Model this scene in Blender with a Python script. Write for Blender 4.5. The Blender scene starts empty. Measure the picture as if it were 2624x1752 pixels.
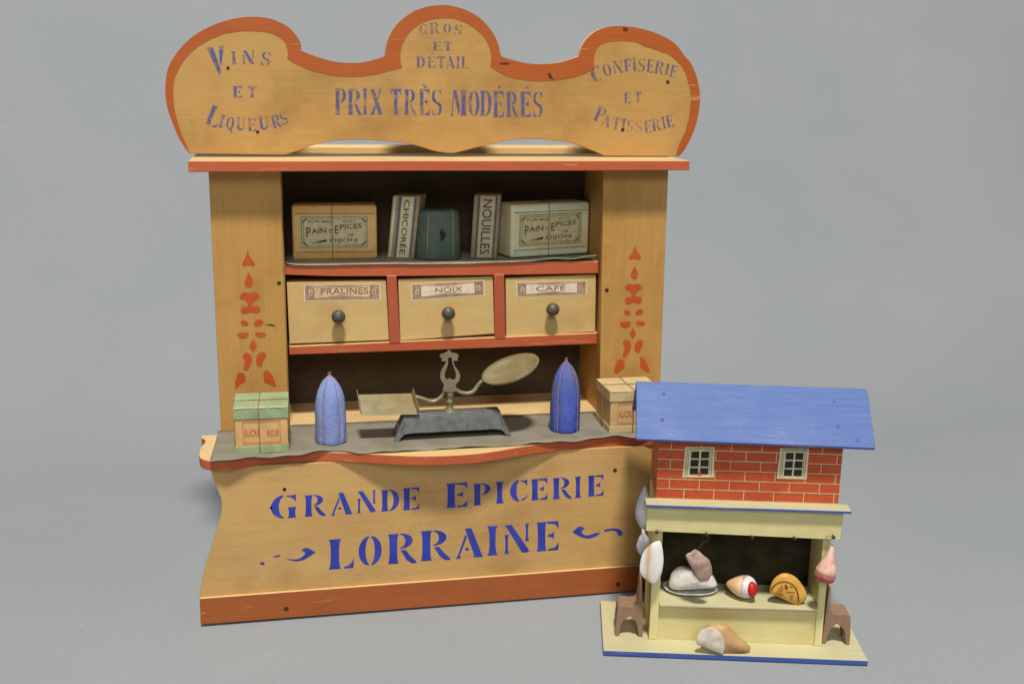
import bpy, bmesh, math, random
from mathutils import Vector, Matrix, noise
from mathutils.geometry import tessellate_polygon
random.seed(7)
S = 0.01                                   # everything below is written in centimetres
scn = bpy.context.scene
COL = scn.collection

# ------------------------------------------------------------------ camera
W, H, F = 2624.0, 1752.0, 2834.1
CAM = Vector((5.3987, -79.0165, 40.4872))
YAW, PIT, ROL = .2053, .2336, .0157
fw = Vector((math.sin(YAW)*math.cos(PIT), math.cos(YAW)*math.cos(PIT), -math.sin(PIT)))
r0 = Vector((math.cos(YAW), -math.sin(YAW), 0)); u0 = r0.cross(fw)
RT = math.cos(ROL)*r0 + math.sin(ROL)*u0
UP = -math.sin(ROL)*r0 + math.cos(ROL)*u0
cd = bpy.data.cameras.new('camera'); cam = bpy.data.objects.new('camera', cd); COL.objects.link(cam)
cd.sensor_fit = 'HORIZONTAL'; cd.sensor_width = 36; cd.lens = F/W*36
cd.clip_start = .02; cd.clip_end = 50
cam.matrix_world = Matrix(((RT.x, UP.x, -fw.x, CAM.x*S), (RT.y, UP.y, -fw.y, CAM.y*S), (RT.z, UP.z, -fw.z, CAM.z*S), (0, 0, 0, 1)))
cd.dof.use_dof = True; cd.dof.focus_distance = .83; cd.dof.aperture_fstop = 9
scn.camera = cam

# ------------------------------------------------------------------ light, world, exposure
wd = bpy.data.worlds.new('World'); scn.world = wd; wd.use_nodes = True
wd.node_tree.nodes['Background'].inputs[0].default_value = (.93, .97, 1.0, 1)
wd.node_tree.nodes['Background'].inputs[1].default_value = .17

def area(name, loc, target, size, power, col):
    l = bpy.data.lights.new(name, 'AREA'); l.shape = 'DISK'; l.size = size*S; l.energy = power; l.color = col
    o = bpy.data.objects.new(name, l); COL.objects.link(o)
    o.location = Vector(loc)*S
    o.rotation_euler = (Vector(target)-Vector(loc)).to_track_quat('-Z', 'Y').to_euler()
    return o
area('ceiling_lamp', (3, -172, 402), (18, 3, 18), 50, 216, (1, .965, .915))
area('front_fill', (-22, -300, 190), (20, 0, 20), 110, 31, (.95, .975, 1))  # broad soft fill added from the front to lift the shade
scn.view_settings.view_transform = 'Standard'; scn.view_settings.look = 'None'
scn.view_settings.exposure = 0; scn.view_settings.gamma = 1; scn.view_settings.use_curve_mapping = False

# ------------------------------------------------------------------ tracing helpers: the ray through a photo point meets a real plane
def ray(px, py): return fw + RT*((px-W/2)/F) - UP*((py-H/2)/F)
def on(px, py, n, d):
    v = ray(px, py); n = Vector(n); return CAM + v*((d-n.dot(CAM))/n.dot(v))
def Yp(px, py, y): return on(px, py, (0, 1, 0), y)
def Zp(px, py, z): return on(px, py, (0, 0, 1), z)
HX, HY, HA = 26.9907, -9.3953, -.2519        # the small shop's own frame
hc, hs = math.cos(HA), math.sin(HA)
def HL(a, b, z): return Vector((HX+a*hc-b*hs, HY+a*hs+b*hc, z))
def HB(px, py, b): return on(px, py, (-hs, hc, 0), -hs*HX+hc*HY+b)
def z1(x, y): return (400+x/3.563, y/3.563)
def z3(x, y): return (480+x/2.8, 1080+y/2.8)
def z4(x, y): return (1080+x/3.016, 1120+y/3.016)
def z6(x, y): return (520+x/3.789, 620+y/3.789)
def z7(x, y): return (1100+x/3.67, 660+y/3.67)
def z8(x, y): return (500+x/3.915, 860+y/3.915)
def zs(x, y): return (880+x/4.35, 860+y/4.35)
def zm(x, y): return (1600+x/3.454, 1240+y/3.454)
def zr(x, y): return (1600+x/3.454, 940+y/3.454)
def zh(x, y): return (1500+x/4.894, 1440+y/4.894)
def zg(x, y): return (1040+x/3.356, 380+y/3.356)
def zl(x, y): return (520+x/3.915, 380+y/3.915)

def smooth(pts, closed=False, sub=4):
    """Catmull-Rom through 2-D/3-D points; a point with a truthy last flag 'c' is a sharp corner."""
    P = [Vector(p[:2]) if not isinstance(p, Vector) else p for p in pts]
    K = [(not isinstance(p, Vector)) and len(p) > 2 and p[2] == 'c' for p in pts]
    n = len(P); out = []
    rng = range(n if closed else n-1)
    for i in rng:
        p1, p2 = P[i], P[(i+1) % n]
        p0 = P[i-1] if (closed or i > 0) else p1
        p3 = P[(i+2) % n] if (closed or i+2 < n) else p2
        if K[i]: p0 = p1
        if K[(i+1) % n]: p3 = p2
        for k in range(sub):
            t = k/sub
            out.append(.5*((2*p1)+(p2-p0)*t+(2*p0-5*p1+4*p2-p3)*t*t+(3*p1-p0-3*p2+p3)*t**3))
    if not closed: out.append(P[-1])
    return out

# ------------------------------------------------------------------ mesh builder
class MB:
    def __init__(s): s.v = []; s.f = []; s.m = []
    def add(s, vs, fs, m=0):
        b = len(s.v); s.v += [Vector(v) for v in vs]
        for i, f in enumerate(fs):
            s.f.append([b+k for k in f]); s.m.append(m[i] if isinstance(m, (list, tuple)) else m)
    def ngon(s, pts, m=0): s.add(pts, [list(range(len(pts)))], m)
    def flat(s, pts, m=0, holes=()):
        loops = [[Vector(p) for p in pts]]+[[Vector(p) for p in h] for h in holes]
        s.add([p for l in loops for p in l], [list(t) for t in tessellate_polygon(loops)], m)
    def prism(s, pts, off, mf=0, ms=None, mb=None, holes=()):
        """front outline pts, extruded by off; ms = side material or function(i)"""
        ms = mf if ms is None else ms; mb = mf if mb is None else mb
        off = Vector(off); pts = [Vector(p) for p in pts]
        if holes:
            s.flat(pts, mf, holes); s.flat([p+off for p in pts], mb, [[p+off for p in h] for h in holes])
            for l in [pts]+[list(map(Vector, h)) for h in holes]:
                n = len(l)
                for i in range(n):
                    a, b = l[i], l[(i+1) % n]; s.add([a, b, b+off, a+off], [[0, 1, 2, 3]], ms if not callable(ms) else ms(i))
            return
        n = len(pts); b = len(s.v); s.v += pts+[p+off for p in pts]
        s.f.append([b+i for i in range(n)]); s.m.append(mf)
        s.f.append([b+n+i for i in reversed(range(n))]); s.m.append(mb)
        for i in range(n):
            j = (i+1) % n
            s.f.append([b+j, b+i, b+n+i, b+n+j]); s.m.append(ms(i) if callable(ms) else ms)
    def box(s, x0, x1, y0, y1, z0, z1_, m=0, fn=None):
        P = [(x0, y0, z0), (x1, y0, z0), (x1, y1, z0), (x0, y1, z0), (x0, y0, z1_), (x1, y0, z1_), (x1, y1, z1_), (x0, y1, z1_)]
        if fn: P = [fn(*p) for p in P]
        s.add(P, [[3, 2, 1, 0], [4, 5, 6, 7], [0, 1, 5, 4], [1, 2, 6, 5], [2, 3, 7, 6], [3, 0, 4, 7]], m)   # bottom top front right back left
    def tube(s, pts, r, m=0, n=8, caps=True):
        pts = [Vector(p) for p in pts]; R = r if isinstance(r, (list, tuple)) else [r]*len(pts)
        b = len(s.v); pa = None
        for i, p in enumerate(pts):
            d = (pts[min(i+1, len(pts)-1)]-pts[max(i-1, 0)]).normalized()
            if pa is None: pa = d.orthogonal().normalized()
            pa = (pa-d*pa.dot(d)).normalized(); q = d.cross(pa)
            for k in range(n):
                a = 2*math.pi*k/n; s.v.append(p+(pa*math.cos(a)+q*math.sin(a))*R[i])
        for i in range(len(pts)-1):
            for k in range(n):
                s.f.append([b+i*n+k, b+i*n+(k+1) % n, b+(i+1)*n+(k+1) % n, b+(i+1)*n+k]); s.m.append(m)
        if caps:
            s.f.append([b+k for k in reversed(range(n))]); s.m.append(m)
            s.f.append([b+(len(pts)-1)*n+k for k in range(n)]); s.m.append(m)
    def revolve(s, p0, p1, prof, n=24, m=0, sq=(1, 1), jit=0, mod=None, upv=None):
        """prof = [(t along axis, radius)], sq squashes the two cross axes, m may be function(t)"""
        p0, p1 = Vector(p0), Vector(p1); ax = p1-p0; d = ax.normalized()
        q = Vector(upv) if upv else (Vector((0, 0, 1)) if abs(d.z) < .9 else Vector((0, 1, 0)))
        e1 = (q-d*q.dot(d)).normalized(); e2 = d.cross(e1); b = len(s.v)
        for t, r in prof:
            for k in range(n):
                a = 2*math.pi*k/n; rr = r*(mod(a, t) if mod else 1)
                p = p0+ax*t+(e1*math.cos(a)*sq[0]+e2*math.sin(a)*sq[1])*rr
                if jit: p = p+noise.noise_vector(p*1.3)*jit
                s.v.append(p)
        L = len(prof)
        for i in range(L-1):
            for k in range(n):
                s.f.append([b+i*n+k, b+i*n+(k+1) % n, b+(i+1)*n+(k+1) % n, b+(i+1)*n+k]); s.m.append(m((prof[i][0]+prof[i+1][0])/2, i) if callable(m) else m)
        s.f.append([b+k for k in reversed(range(n))]); s.m.append(m(prof[0][0], 0) if callable(m) else m)
        s.f.append([b+(L-1)*n+k for k in range(n)]); s.m.append(m(prof[-1][0], L-1) if callable(m) else m)
    def pillow(s, outline, nrm, front, back, rings=6, m=0, jit=0, flatback=False):
        """a rounded solid whose silhouette is the outline; bulges by front/back along nrm"""
        outline = [Vector(p) for p in outline]; nrm = Vector(nrm).normalized()
        c = sum(outline, Vector())/len(outline); n = len(outline)
        lev = []
        for k in range(rings, 0, -1):
            t = k/rings*math.pi/2; lev.append((math.cos(t) if k < rings else .02, math.sin(t)*front))
        lev.append((1, 0))
        for k in range(1, rings+1):
            t = k/rings*math.pi/2; lev.append((math.cos(t) if k < rings else .02, -math.sin(t)*back))
        b = len(s.v)
        for sc, h in lev:
            for p in outline:
                q = c+(p-c)*sc+nrm*h
                if jit: q = q+noise.noise_vector(q*1.6)*jit
                s.v.append(q)
        for i in range(len(lev)-1):
            for k in range(n):
                j = (k+1) % n
                s.f.append([b+i*n+k, b+i*n+j, b+(i+1)*n+j, b+(i+1)*n+k])
                ctr = (s.v[b+i*n+k]+s.v[b+(i+1)*n+j])/2
                s.m.append(m(ctr, i) if callable(m) else m)
        s.f.append([b+k for k in reversed(range(n))]); s.m.append(m(s.v[b], 0) if callable(m) else m)
        s.f.append([b+(len(lev)-1)*n+k for k in range(n)]); s.m.append(m(s.v[b+(len(lev)-1)*n], 99) if callable(m) else m)
    def build(s, name, mats, parent=None, origin=None, rot=0, smooth_=False, bevel=0, seg=2, warp=0):
        o_, a_ = FR[parent] if parent is not None else (Vector(origin), rot)
        ca, sa = math.cos(-a_), math.sin(-a_); L = []
        for v in s.v:
            if warp: v = v+noise.noise_vector(v*.35)*warp
            d = v-o_; L.append(((d.x*ca-d.y*sa)*S, (d.x*sa+d.y*ca)*S, d.z*S))
        me = bpy.data.meshes.new(name); me.from_pydata(L, [], s.f)
        mats = mats if isinstance(mats, (list, tuple)) else [mats]
        for m in mats: me.materials.append(m)
        for p, mi in zip(me.polygons, s.m): p.material_index = mi; p.use_smooth = smooth_
        bm = bmesh.new(); bm.from_mesh(me)
        if smooth_ or bevel: bmesh.ops.remove_doubles(bm, verts=bm.verts, dist=1e-6)
        bmesh.ops.recalc_face_normals(bm, faces=bm.faces); bm.to_mesh(me); bm.free()
        ob = bpy.data.objects.new(name, me); COL.objects.link(ob)
        if parent is not None: ob.parent = parent
        else: ob.location = o_*S; ob.rotation_euler.z = a_
        FR[ob] = (o_, a_)
        if bevel:
            b = ob.modifiers.new('bevel', 'BEVEL'); b.width = bevel*S; b.segments = seg; b.limit_method = 'ANGLE'; b.angle_limit = math.radians(35)
        return ob
FR = {}
def tag(o, label, cat, group=None):
    o['label'] = label; o['category'] = cat
    if group: o['group'] = group
    return o
def thing(name, label, cat, loc, rot=0, group=None):
    o = bpy.data.objects.new(name, None); COL.objects.link(o); o.empty_display_size = .01
    loc = Vector(loc); o.location = loc*S; o.rotation_euler.z = rot; FR[o] = (loc, rot)
    return tag(o, label, cat, group)

# ------------------------------------------------------------------ materials
def lin(r, g, b, k=1.0):
    f = lambda c: (c/255/12.92 if c/255 <= .04045 else ((c/255+.055)/1.055)**2.4)
    return (f(r)*k, f(g)*k, f(b)*k, 1)
class NT:
    def __init__(s, name):
        s.m = bpy.data.materials.new(name); s.m.use_nodes = True; s.t = s.m.node_tree; s.b = s.t.nodes['Principled BSDF']
        s.tc = s.t.nodes.new('ShaderNodeTexCoord')
    def n(s, ty, **k):
        x = s.t.nodes.new(ty)
        for a, b in k.items(): setattr(x, a, b)
        return x
    def l(s, a, b): s.t.links.new(a, b)
    def noise(s, scale, stretch=(1, 1, 1), detail=4, rough=.55, seed=0):
        mp = s.n('ShaderNodeMapping'); s.l(s.tc.outputs['Object'], mp.inputs[0])
        mp.inputs['Scale'].default_value = [scale*k for k in stretch]; mp.inputs['Location'].default_value = (seed*1.7, seed*2.3, seed*.9)
        t = s.n('ShaderNodeTexNoise'); t.inputs['Scale'].default_value = 1; t.inputs['Detail'].default_value = detail; t.inputs['Roughness'].default_value = rough
        s.l(mp.outputs[0], t.inputs['Vector']); return t.outputs['Fac']
    def ramp(s, fac, p0, p1, v0=0, v1=1):
        r = s.n('ShaderNodeMapRange'); r.clamp = True; s.l(fac, r.inputs[0])
        for i, v in enumerate((p0, p1, v0, v1)): r.inputs[i+1].default_value = v
        return r.outputs[0]
    def mix(s, fac, a, b, mode='MIX'):
        x = s.n('ShaderNodeMix', data_type='RGBA', blend_type=mode)
        for sock, v in ((x.inputs[0], fac), (x.inputs[6], a), (x.inputs[7], b)):
            if hasattr(v, 'links'): s.l(v, sock)
            else: sock.default_value = v
        return x.outputs[2]
    def math(s, op, a, b=0.0):
        x = s.n('ShaderNodeMath', operation=op)
        for i, v in enumerate((a, b)):
            if hasattr(v, 'links'): s.l(v, x.inputs[i])
            else: x.inputs[i].default_value = v
        return x.outputs[0]
    def edge(s, radius):
        bv = s.n('ShaderNodeBevel'); bv.samples = 4; bv.inputs[0].default_value = radius*S
        g = s.n('ShaderNodeNewGeometry'); d = s.n('ShaderNodeVectorMath', operation='DOT_PRODUCT')
        s.l(bv.outputs[0], d.inputs[0]); s.l(g.outputs['Normal'], d.inputs[1])
        return s.math('SUBTRACT', 1.0, d.outputs['Value'])
    def bump(s, h, strength, dist=.0004):
        b = s.n('ShaderNodeBump'); b.inputs['Strength'].default_value = strength; b.inputs['Distance'].default_value = dist
        s.l(h, b.inputs['Height']); s.l(b.outputs[0], s.b.inputs['Normal'])
    def done(s, col, rough=.5, spec=.4):
        if hasattr(col, 'links'): s.l(col, s.b.inputs['Base Color'])
        else: s.b.inputs['Base Color'].default_value = col
        if hasattr(rough, 'links'): s.l(rough, s.b.inputs['Roughness'])
        else: s.b.inputs['Roughness'].default_value = rough
        s.b.inputs['Specular IOR Level'].default_value = spec
        return s.m

def wood(name, c, dark, axis='x', rough=.48, grain=.5, blot=.8, spec=.35, seed=0):
    t = NT(name); st = {'x': (.05, 1, 1), 'z': (1, 1, .05), 'y': (1, .05, 1)}[axis]
    g = t.noise(380, st, 5, .65, seed); g2 = t.noise(1300, {'x': (.03, 1, 1), 'z': (1, 1, .03), 'y': (1, .03, 1)}[axis], 3, .6, seed+3)
    b1 = t.noise(22, (1, 1, 1) if axis == 'y' else ((.5, 1, 1) if axis == 'x' else (1, 1, .5)), 4, .6, seed+1)
    sp = t.noise(260, (1, 1, 1), 3, .7, seed+5)
    col = t.mix(t.math('MULTIPLY', t.ramp(g, .42, .72), grain), c, dark)
    col = t.mix(t.math('MULTIPLY', t.ramp(g2, .5, .75), grain*.5), col, dark)
    lt = (min(1, c[0]*1.16), min(1, c[1]*1.18), min(1, c[2]*1.2), 1)
    col = t.mix(t.math('MULTIPLY', t.ramp(b1, .35, .62), .6*blot), col, lt)
    col = t.mix(t.math('MULTIPLY', t.ramp(t.noise(75, (1, 1, 1), 4, .6, seed+12), .46, .64), .45*blot), col, (c[0]*1.06, c[1]*.88, c[2]*.98, 1))
    dk = (dark[0]*.72, dark[1]*.66, dark[2]*.55, 1)
    col = t.mix(t.math('MULTIPLY', t.ramp(t.noise(11, (1, 1, 1), 5, .65, seed+8), .5, .74), .6*blot), col, dk)
    col = t.mix(t.math('MULTIPLY', t.ramp(sp, .60, .74), .34), col, dk)
    e = t.edge(.07)
    col = t.mix(t.math('MULTIPLY', t.ramp(e, .03, .25), t.ramp(t.noise(150, seed=seed+2), .4, .6, .05, .6)), col, lin(150, 110, 66))
    t.bump(t.math('ADD', g, g2), .12, .0003)
    return t.done(col, t.ramp(b1, .3, .7, rough-.08, rough+.1), spec)
def paint(name, c, c2, bare, wear=.5, axis='x', rough=.45, spec=.4, seed=0, streak=.6, scuff=.5):
    """brushed paint over wood: streaks, rubbed edges, small chips that show the bare wood"""
    t = NT(name); st = {'x': (.07, 1, 1), 'z': (1, 1, .07), 'y': (1, .07, 1)}[axis]
    g = t.noise(420, st, 4, .6, seed); b1 = t.noise(30, (1, 1, 1), 4, .6, seed+1)
    col = t.mix(t.math('MULTIPLY', t.ramp(g, .35, .7), streak), c, c2)
    col = t.mix(t.math('MULTIPLY', t.ramp(b1, .42, .68), .55), col, c2)
    dk = (c[0]*.45, c[1]*.42, c[2]*.45, 1)
    col = t.mix(t.math('MULTIPLY', t.ramp(t.noise(120, (1, 1, 1), 5, .7, seed+4), .62, .74), .55*scuff), col, dk)
    e = t.edge(.06); nz = t.ramp(t.noise(260, seed=seed+2, detail=3), .42, .6, 0, 1)
    col = t.mix(t.math('MULTIPLY', t.math('MULTIPLY', t.ramp(e, .02, .2), nz), wear), col, bare)
    ch = t.ramp(t.noise(190, st, 5, .65, seed+7), .63, .68)
    col = t.mix(t.math('MULTIPLY', ch, wear*.8), col, bare)
    t.bump(t.math('ADD', g, nz), .1, .0003)
    return t.done(col, t.ramp(b1, .3, .7, rough-.08, rough+.12), spec)
def simple(name, c, c2=None, scale=120, stretch=(1, 1, 1), rough=.6, spec=.3, metal=0, bump=.1, p=(.4, .65), seed=0, c3=None, p3=(.6, .75)):
    t = NT(name); n = t.noise(scale, stretch, 5, .6, seed)
    col = t.mix(t.ramp(n, *p), c, c2 or c)
    if c3: col = t.mix(t.ramp(t.noise(scale*.45, stretch, 5, .7, seed+11), *p3), col, c3)
    t.b.inputs['Metallic'].default_value = metal
    if bump: t.bump(n, bump, .0004)
    return t.done(col, rough, spec)
def stencil(name, c, c2, p0, p1, amin, seed=0):
    """stencilled paint: uneven, rubbed away in places so the wood shows through"""
    t = NT(name); n = t.noise(420, (1, 1, 1), 4, .65, seed); big = t.noise(70, (1, 1, 1), 3, .6, seed+2)
    col = t.mix(t.ramp(big, .35, .65), c, c2)
    s_ = t.math('ADD', t.math('MULTIPLY', n, .55), t.math('MULTIPLY', big, .45))
    t.l(t.ramp(s_, p0, p1, amin, 1), t.b.inputs['Alpha'])
    return t.done(col, .55, .25)

OCH = lin(181, 141, 78); OCHD = lin(140, 102, 48)
M = {}
M['header'] = wood('varnished_beech', OCH, OCHD, 'x', seed=1, grain=.34)
M['pillar'] = wood('varnished_beech_upright', lin(182, 138, 72), OCHD, 'z', seed=2, grain=.34)
M['panel'] = wood('varnished_front_beech', lin(191, 153, 94), lin(154, 113, 62), 'x', seed=3, grain=.38)
M['drawer'] = wood('pale_drawer_wood', lin(201, 170, 110), lin(176, 138, 80), 'x', seed=4, grain=.3)
M['raw'] = wood('bare_wood', lin(214, 184, 128), lin(188, 150, 96), 'x', seed=5, grain=.4, blot=.4)
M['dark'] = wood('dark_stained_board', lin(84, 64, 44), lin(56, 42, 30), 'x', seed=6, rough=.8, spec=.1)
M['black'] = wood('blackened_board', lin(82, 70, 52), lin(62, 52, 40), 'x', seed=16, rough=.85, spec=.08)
BARE = lin(216, 178, 116)
M['orange'] = paint('orange_paint', lin(172, 88, 31), lin(162, 76, 25), BARE, .55, seed=1)
M['red'] = paint('red_brown_paint', lin(186, 94, 56), lin(174, 80, 44), BARE, .6, seed=2)
M['redv'] = paint('red_brown_paint_upright', lin(176, 86, 56), lin(164, 74, 46), BARE, .5, 'z', seed=12)
M['plinth'] = paint('plinth_paint', lin(163, 90, 43), lin(151, 78, 35), BARE, .5, seed=3, scuff=.7)
M['orn'] = stencil('orange_stencil', lin(186, 84, 40), lin(176, 74, 34), .2, .42, .45, 4)
M['blue_old'] = stencil('faded_blue_stencil', lin(72, 84, 154), lin(90, 94, 134), .42, .56, .22, 1)
M['blue_pale'] = stencil('worn_blue_stencil', lin(80, 88, 142), lin(98, 98, 126), .43, .61, .18, 2)
M['blue_new'] = stencil('blue_stencil', lin(56, 70, 168), lin(46, 56, 146), .22, .40, .5, 3)
M['nail'] = simple('rusty_nail', lin(70, 58, 44), lin(40, 33, 27), 900, rough=.6, metal=.3)
M['knob'] = simple('dark_pewter_knob', lin(98, 92, 78), lin(74, 70, 60), 500, rough=.5, spec=.4, metal=.25)
M['liner'] = simple('grey_paper', lin(160, 154, 134), lin(144, 136, 116), 60, rough=.85, spec=.15, c3=lin(172, 164, 146), p3=(.5, .7))
M['linerc'] = simple('grey_counter_paper', lin(136, 130, 114), lin(123, 116, 98), 45, rough=.8, spec=.2, c3=lin(100, 92, 74), p3=(.64, .74), seed=3)
M['string'] = simple('twine', lin(150, 126, 100), lin(112, 92, 72), 1500, rough=.9)
M['ink'] = simple('label_ink', lin(64, 62, 52), lin(92, 88, 72), 700, rough=.8)
M['inkred'] = simple('red_label_ink', lin(196, 84, 56), lin(206, 120, 84), 900, rough=.8)
M['cream'] = paint('cream_paint', lin(196, 189, 149), lin(184, 176, 133), lin(168, 146, 102), .5, seed=21, scuff=.35)
M['creamz'] = paint('cream_paint_upright', lin(222, 212, 152), lin(206, 193, 128), lin(176, 140, 88), .6, 'z', seed=22, scuff=.5)
M['creamd'] = paint('cream_paint_dirty', lin(218, 206, 148), lin(200, 185, 124), lin(170, 140, 90), .5, seed=23, scuff=.7)
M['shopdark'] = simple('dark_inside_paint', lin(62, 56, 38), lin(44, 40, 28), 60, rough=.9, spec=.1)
M['blue'] = paint('blue_roof_paint', lin(62, 89, 149), lin(80, 105, 160), lin(140, 158, 188), .6, seed=31, rough=.5, scuff=.5, streak=.9)
M['bluee'] = paint('blue_edge_paint', lin(70, 92, 160), lin(58, 80, 146), lin(150, 160, 186), .6, seed=32)

# backdrop paper
def backdrop_mat():
    t = NT('grey_backdrop_paper'); a = t.noise(3, (1, 1, 1), 4, .5, 2); b = t.noise(620, (1, 1, 1), 4, .75, 5); c = t.noise(45, (1, 1, 1), 5, .6, 9)
    col = t.mix(t.ramp(a, .35, .65), lin(145, 149, 151), lin(152, 155, 156))
    col = t.mix(t.ramp(b, .35, .65, 0, .4), col, lin(128, 132, 135))
    col = t.mix(t.ramp(c, .66, .80, 0, .3), col, lin(166, 169, 171))
    col = t.mix(t.ramp(t.noise(240, (1, 1, 1), 2, .5, 17), .76, .80, 0, .6), col, lin(190, 191, 190))
    t.bump(b, .05, .0003); return t.done(col, .85, .2)
M['backdrop'] = backdrop_mat()

def brick_mat(name, ax, ox, oz):
    t = NT(name); sp = t.n('ShaderNodeSeparateXYZ'); t.l(t.tc.outputs['Object'], sp.inputs[0])
    def br(dx, dz, mort, c1, c2, cm):
        cb = t.n('ShaderNodeCombineXYZ'); t.l(t.math('ADD', sp.outputs[ax], -ox*S+dx), cb.inputs[0]); t.l(t.math('ADD', sp.outputs[2], -oz*S+dz), cb.inputs[1])
        b = t.n('ShaderNodeTexBrick'); t.l(cb.outputs[0], b.inputs['Vector']); b.offset = .5; b.offset_frequency = 2
        for k, v in (('Scale', 1), ('Mortar Size', mort), ('Mortar Smooth', .1), ('Bias', 0), ('Brick Width', .0212), ('Row Height', .00735)): b.inputs[k].default_value = v
        b.inputs['Color1'].default_value = c1; b.inputs['Color2'].default_value = c2; b.inputs['Mortar'].default_value = cm
        return b
    b1 = br(0, 0, .00044, lin(182, 78, 46), lin(174, 70, 40), lin(206, 172, 118))
    b2 = br(-.00034, .00036, .00052, (0, 0, 0, 1), (0, 0, 0, 1), (1, 1, 1, 1))
    n = t.noise(300, (1, 1, 1), 4, .6, 2)
    red = t.mix(t.ramp(n, .4, .7, 0, .4), b1.outputs['Color'], lin(214, 92, 52))
    dk = t.mix(b2.outputs['Fac'], red, lin(78, 40, 26))
    col = t.mix(b1.outputs['Fac'], dk, lin(204, 168, 112))
    col = t.mix(t.ramp(t.noise(160, (.3, 1, 1), 5, .7, 6), .68, .74, 0, .5), col, lin(226, 150, 110))
    big = t.noise(28, (1, 1, 1), 5, .65, 12); col = t.mix(t.ramp(big, .45, .7, 0, .45), col, lin(150, 52, 32)); col = t.mix(t.ramp(t.noise(520, (1, 1, 1), 4, .7, 14), .6, .75, 0, .45), col, lin(206, 120, 82)); t.bump(n, .15, .0003)
    return t.done(col, .5, .3)
M['brick'] = brick_mat('printed_brick_paper', 0, 3.45, 11.42)
M['bricks'] = brick_mat('printed_brick_paper_side', 1, 2.2, 11.42)

# ------------------------------------------------------------------ backdrop: one sweep of grey paper, floor rising into a leaning wall
b = MB(); prof = [(-160, 0), (-60, 0), (0, 0), (30, 0)]
cy, R, A = 34, 60, math.radians(54)
for k in range(0, 15): a = A*k/14; prof.append((cy+R*math.sin(a), R-R*math.cos(a)))
yl, zl_ = prof[-1]; prof.append((yl+150*math.cos(A), zl_+150*math.sin(A)))
xs = [-520, -150, 0, 150, 560]
b.v = [Vector((x, y, z)) for y, z in prof for x in xs]
for i in range(len(prof)-1):
    for j in range(4): b.f.append([i*5+j, i*5+j+1, (i+1)*5+j+1, (i+1)*5+j]); b.m.append(0)
bd = b.build('backdrop', M['backdrop'], origin=(0, 0, 0), smooth_=True); bd['kind'] = 'structure'

# ------------------------------------------------------------------ stencil letters (unit box)
def cres(cx, cy, rx, ry, t, a0, a1, n=14, tv=.035):
    A_ = [math.radians(a0+(a1-a0)*i/n) for i in range(n+1)]
    return [(cx+rx*math.cos(a), cy+ry*math.sin(a)) for a in A_]+[(cx+(rx-t)*math.cos(a), cy+(ry-tv)*math.sin(a)) for a in reversed(A_)]
def stem(x, w, y0=0, y1=1, fl=.05):
    h = y1-y0; q = [(.0, 1), (.10, .35), (.28, .05), (.5, 0), (.72, .05), (.9, .35), (1, 1)]
    return [(x-fl*f, y0+h*t) for t, f in q]+[(x+w+fl*f, y0+h*t) for t, f in reversed(q)]
TOPR = [(.58, .98), (.78, .96), (.94, 1.0), (.95, .70), (.84, .82), (.72, .91), (.58, .94)]
BOTR = [(.5, 0), (.98, 0), (1, .28), (.9, .16), (.78, .08), (.5, .055)]
ARMT = [(.46, 1), (.98, 1), (1, .72), (.9, .85), (.78, .91), (.46, .935)]
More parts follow.
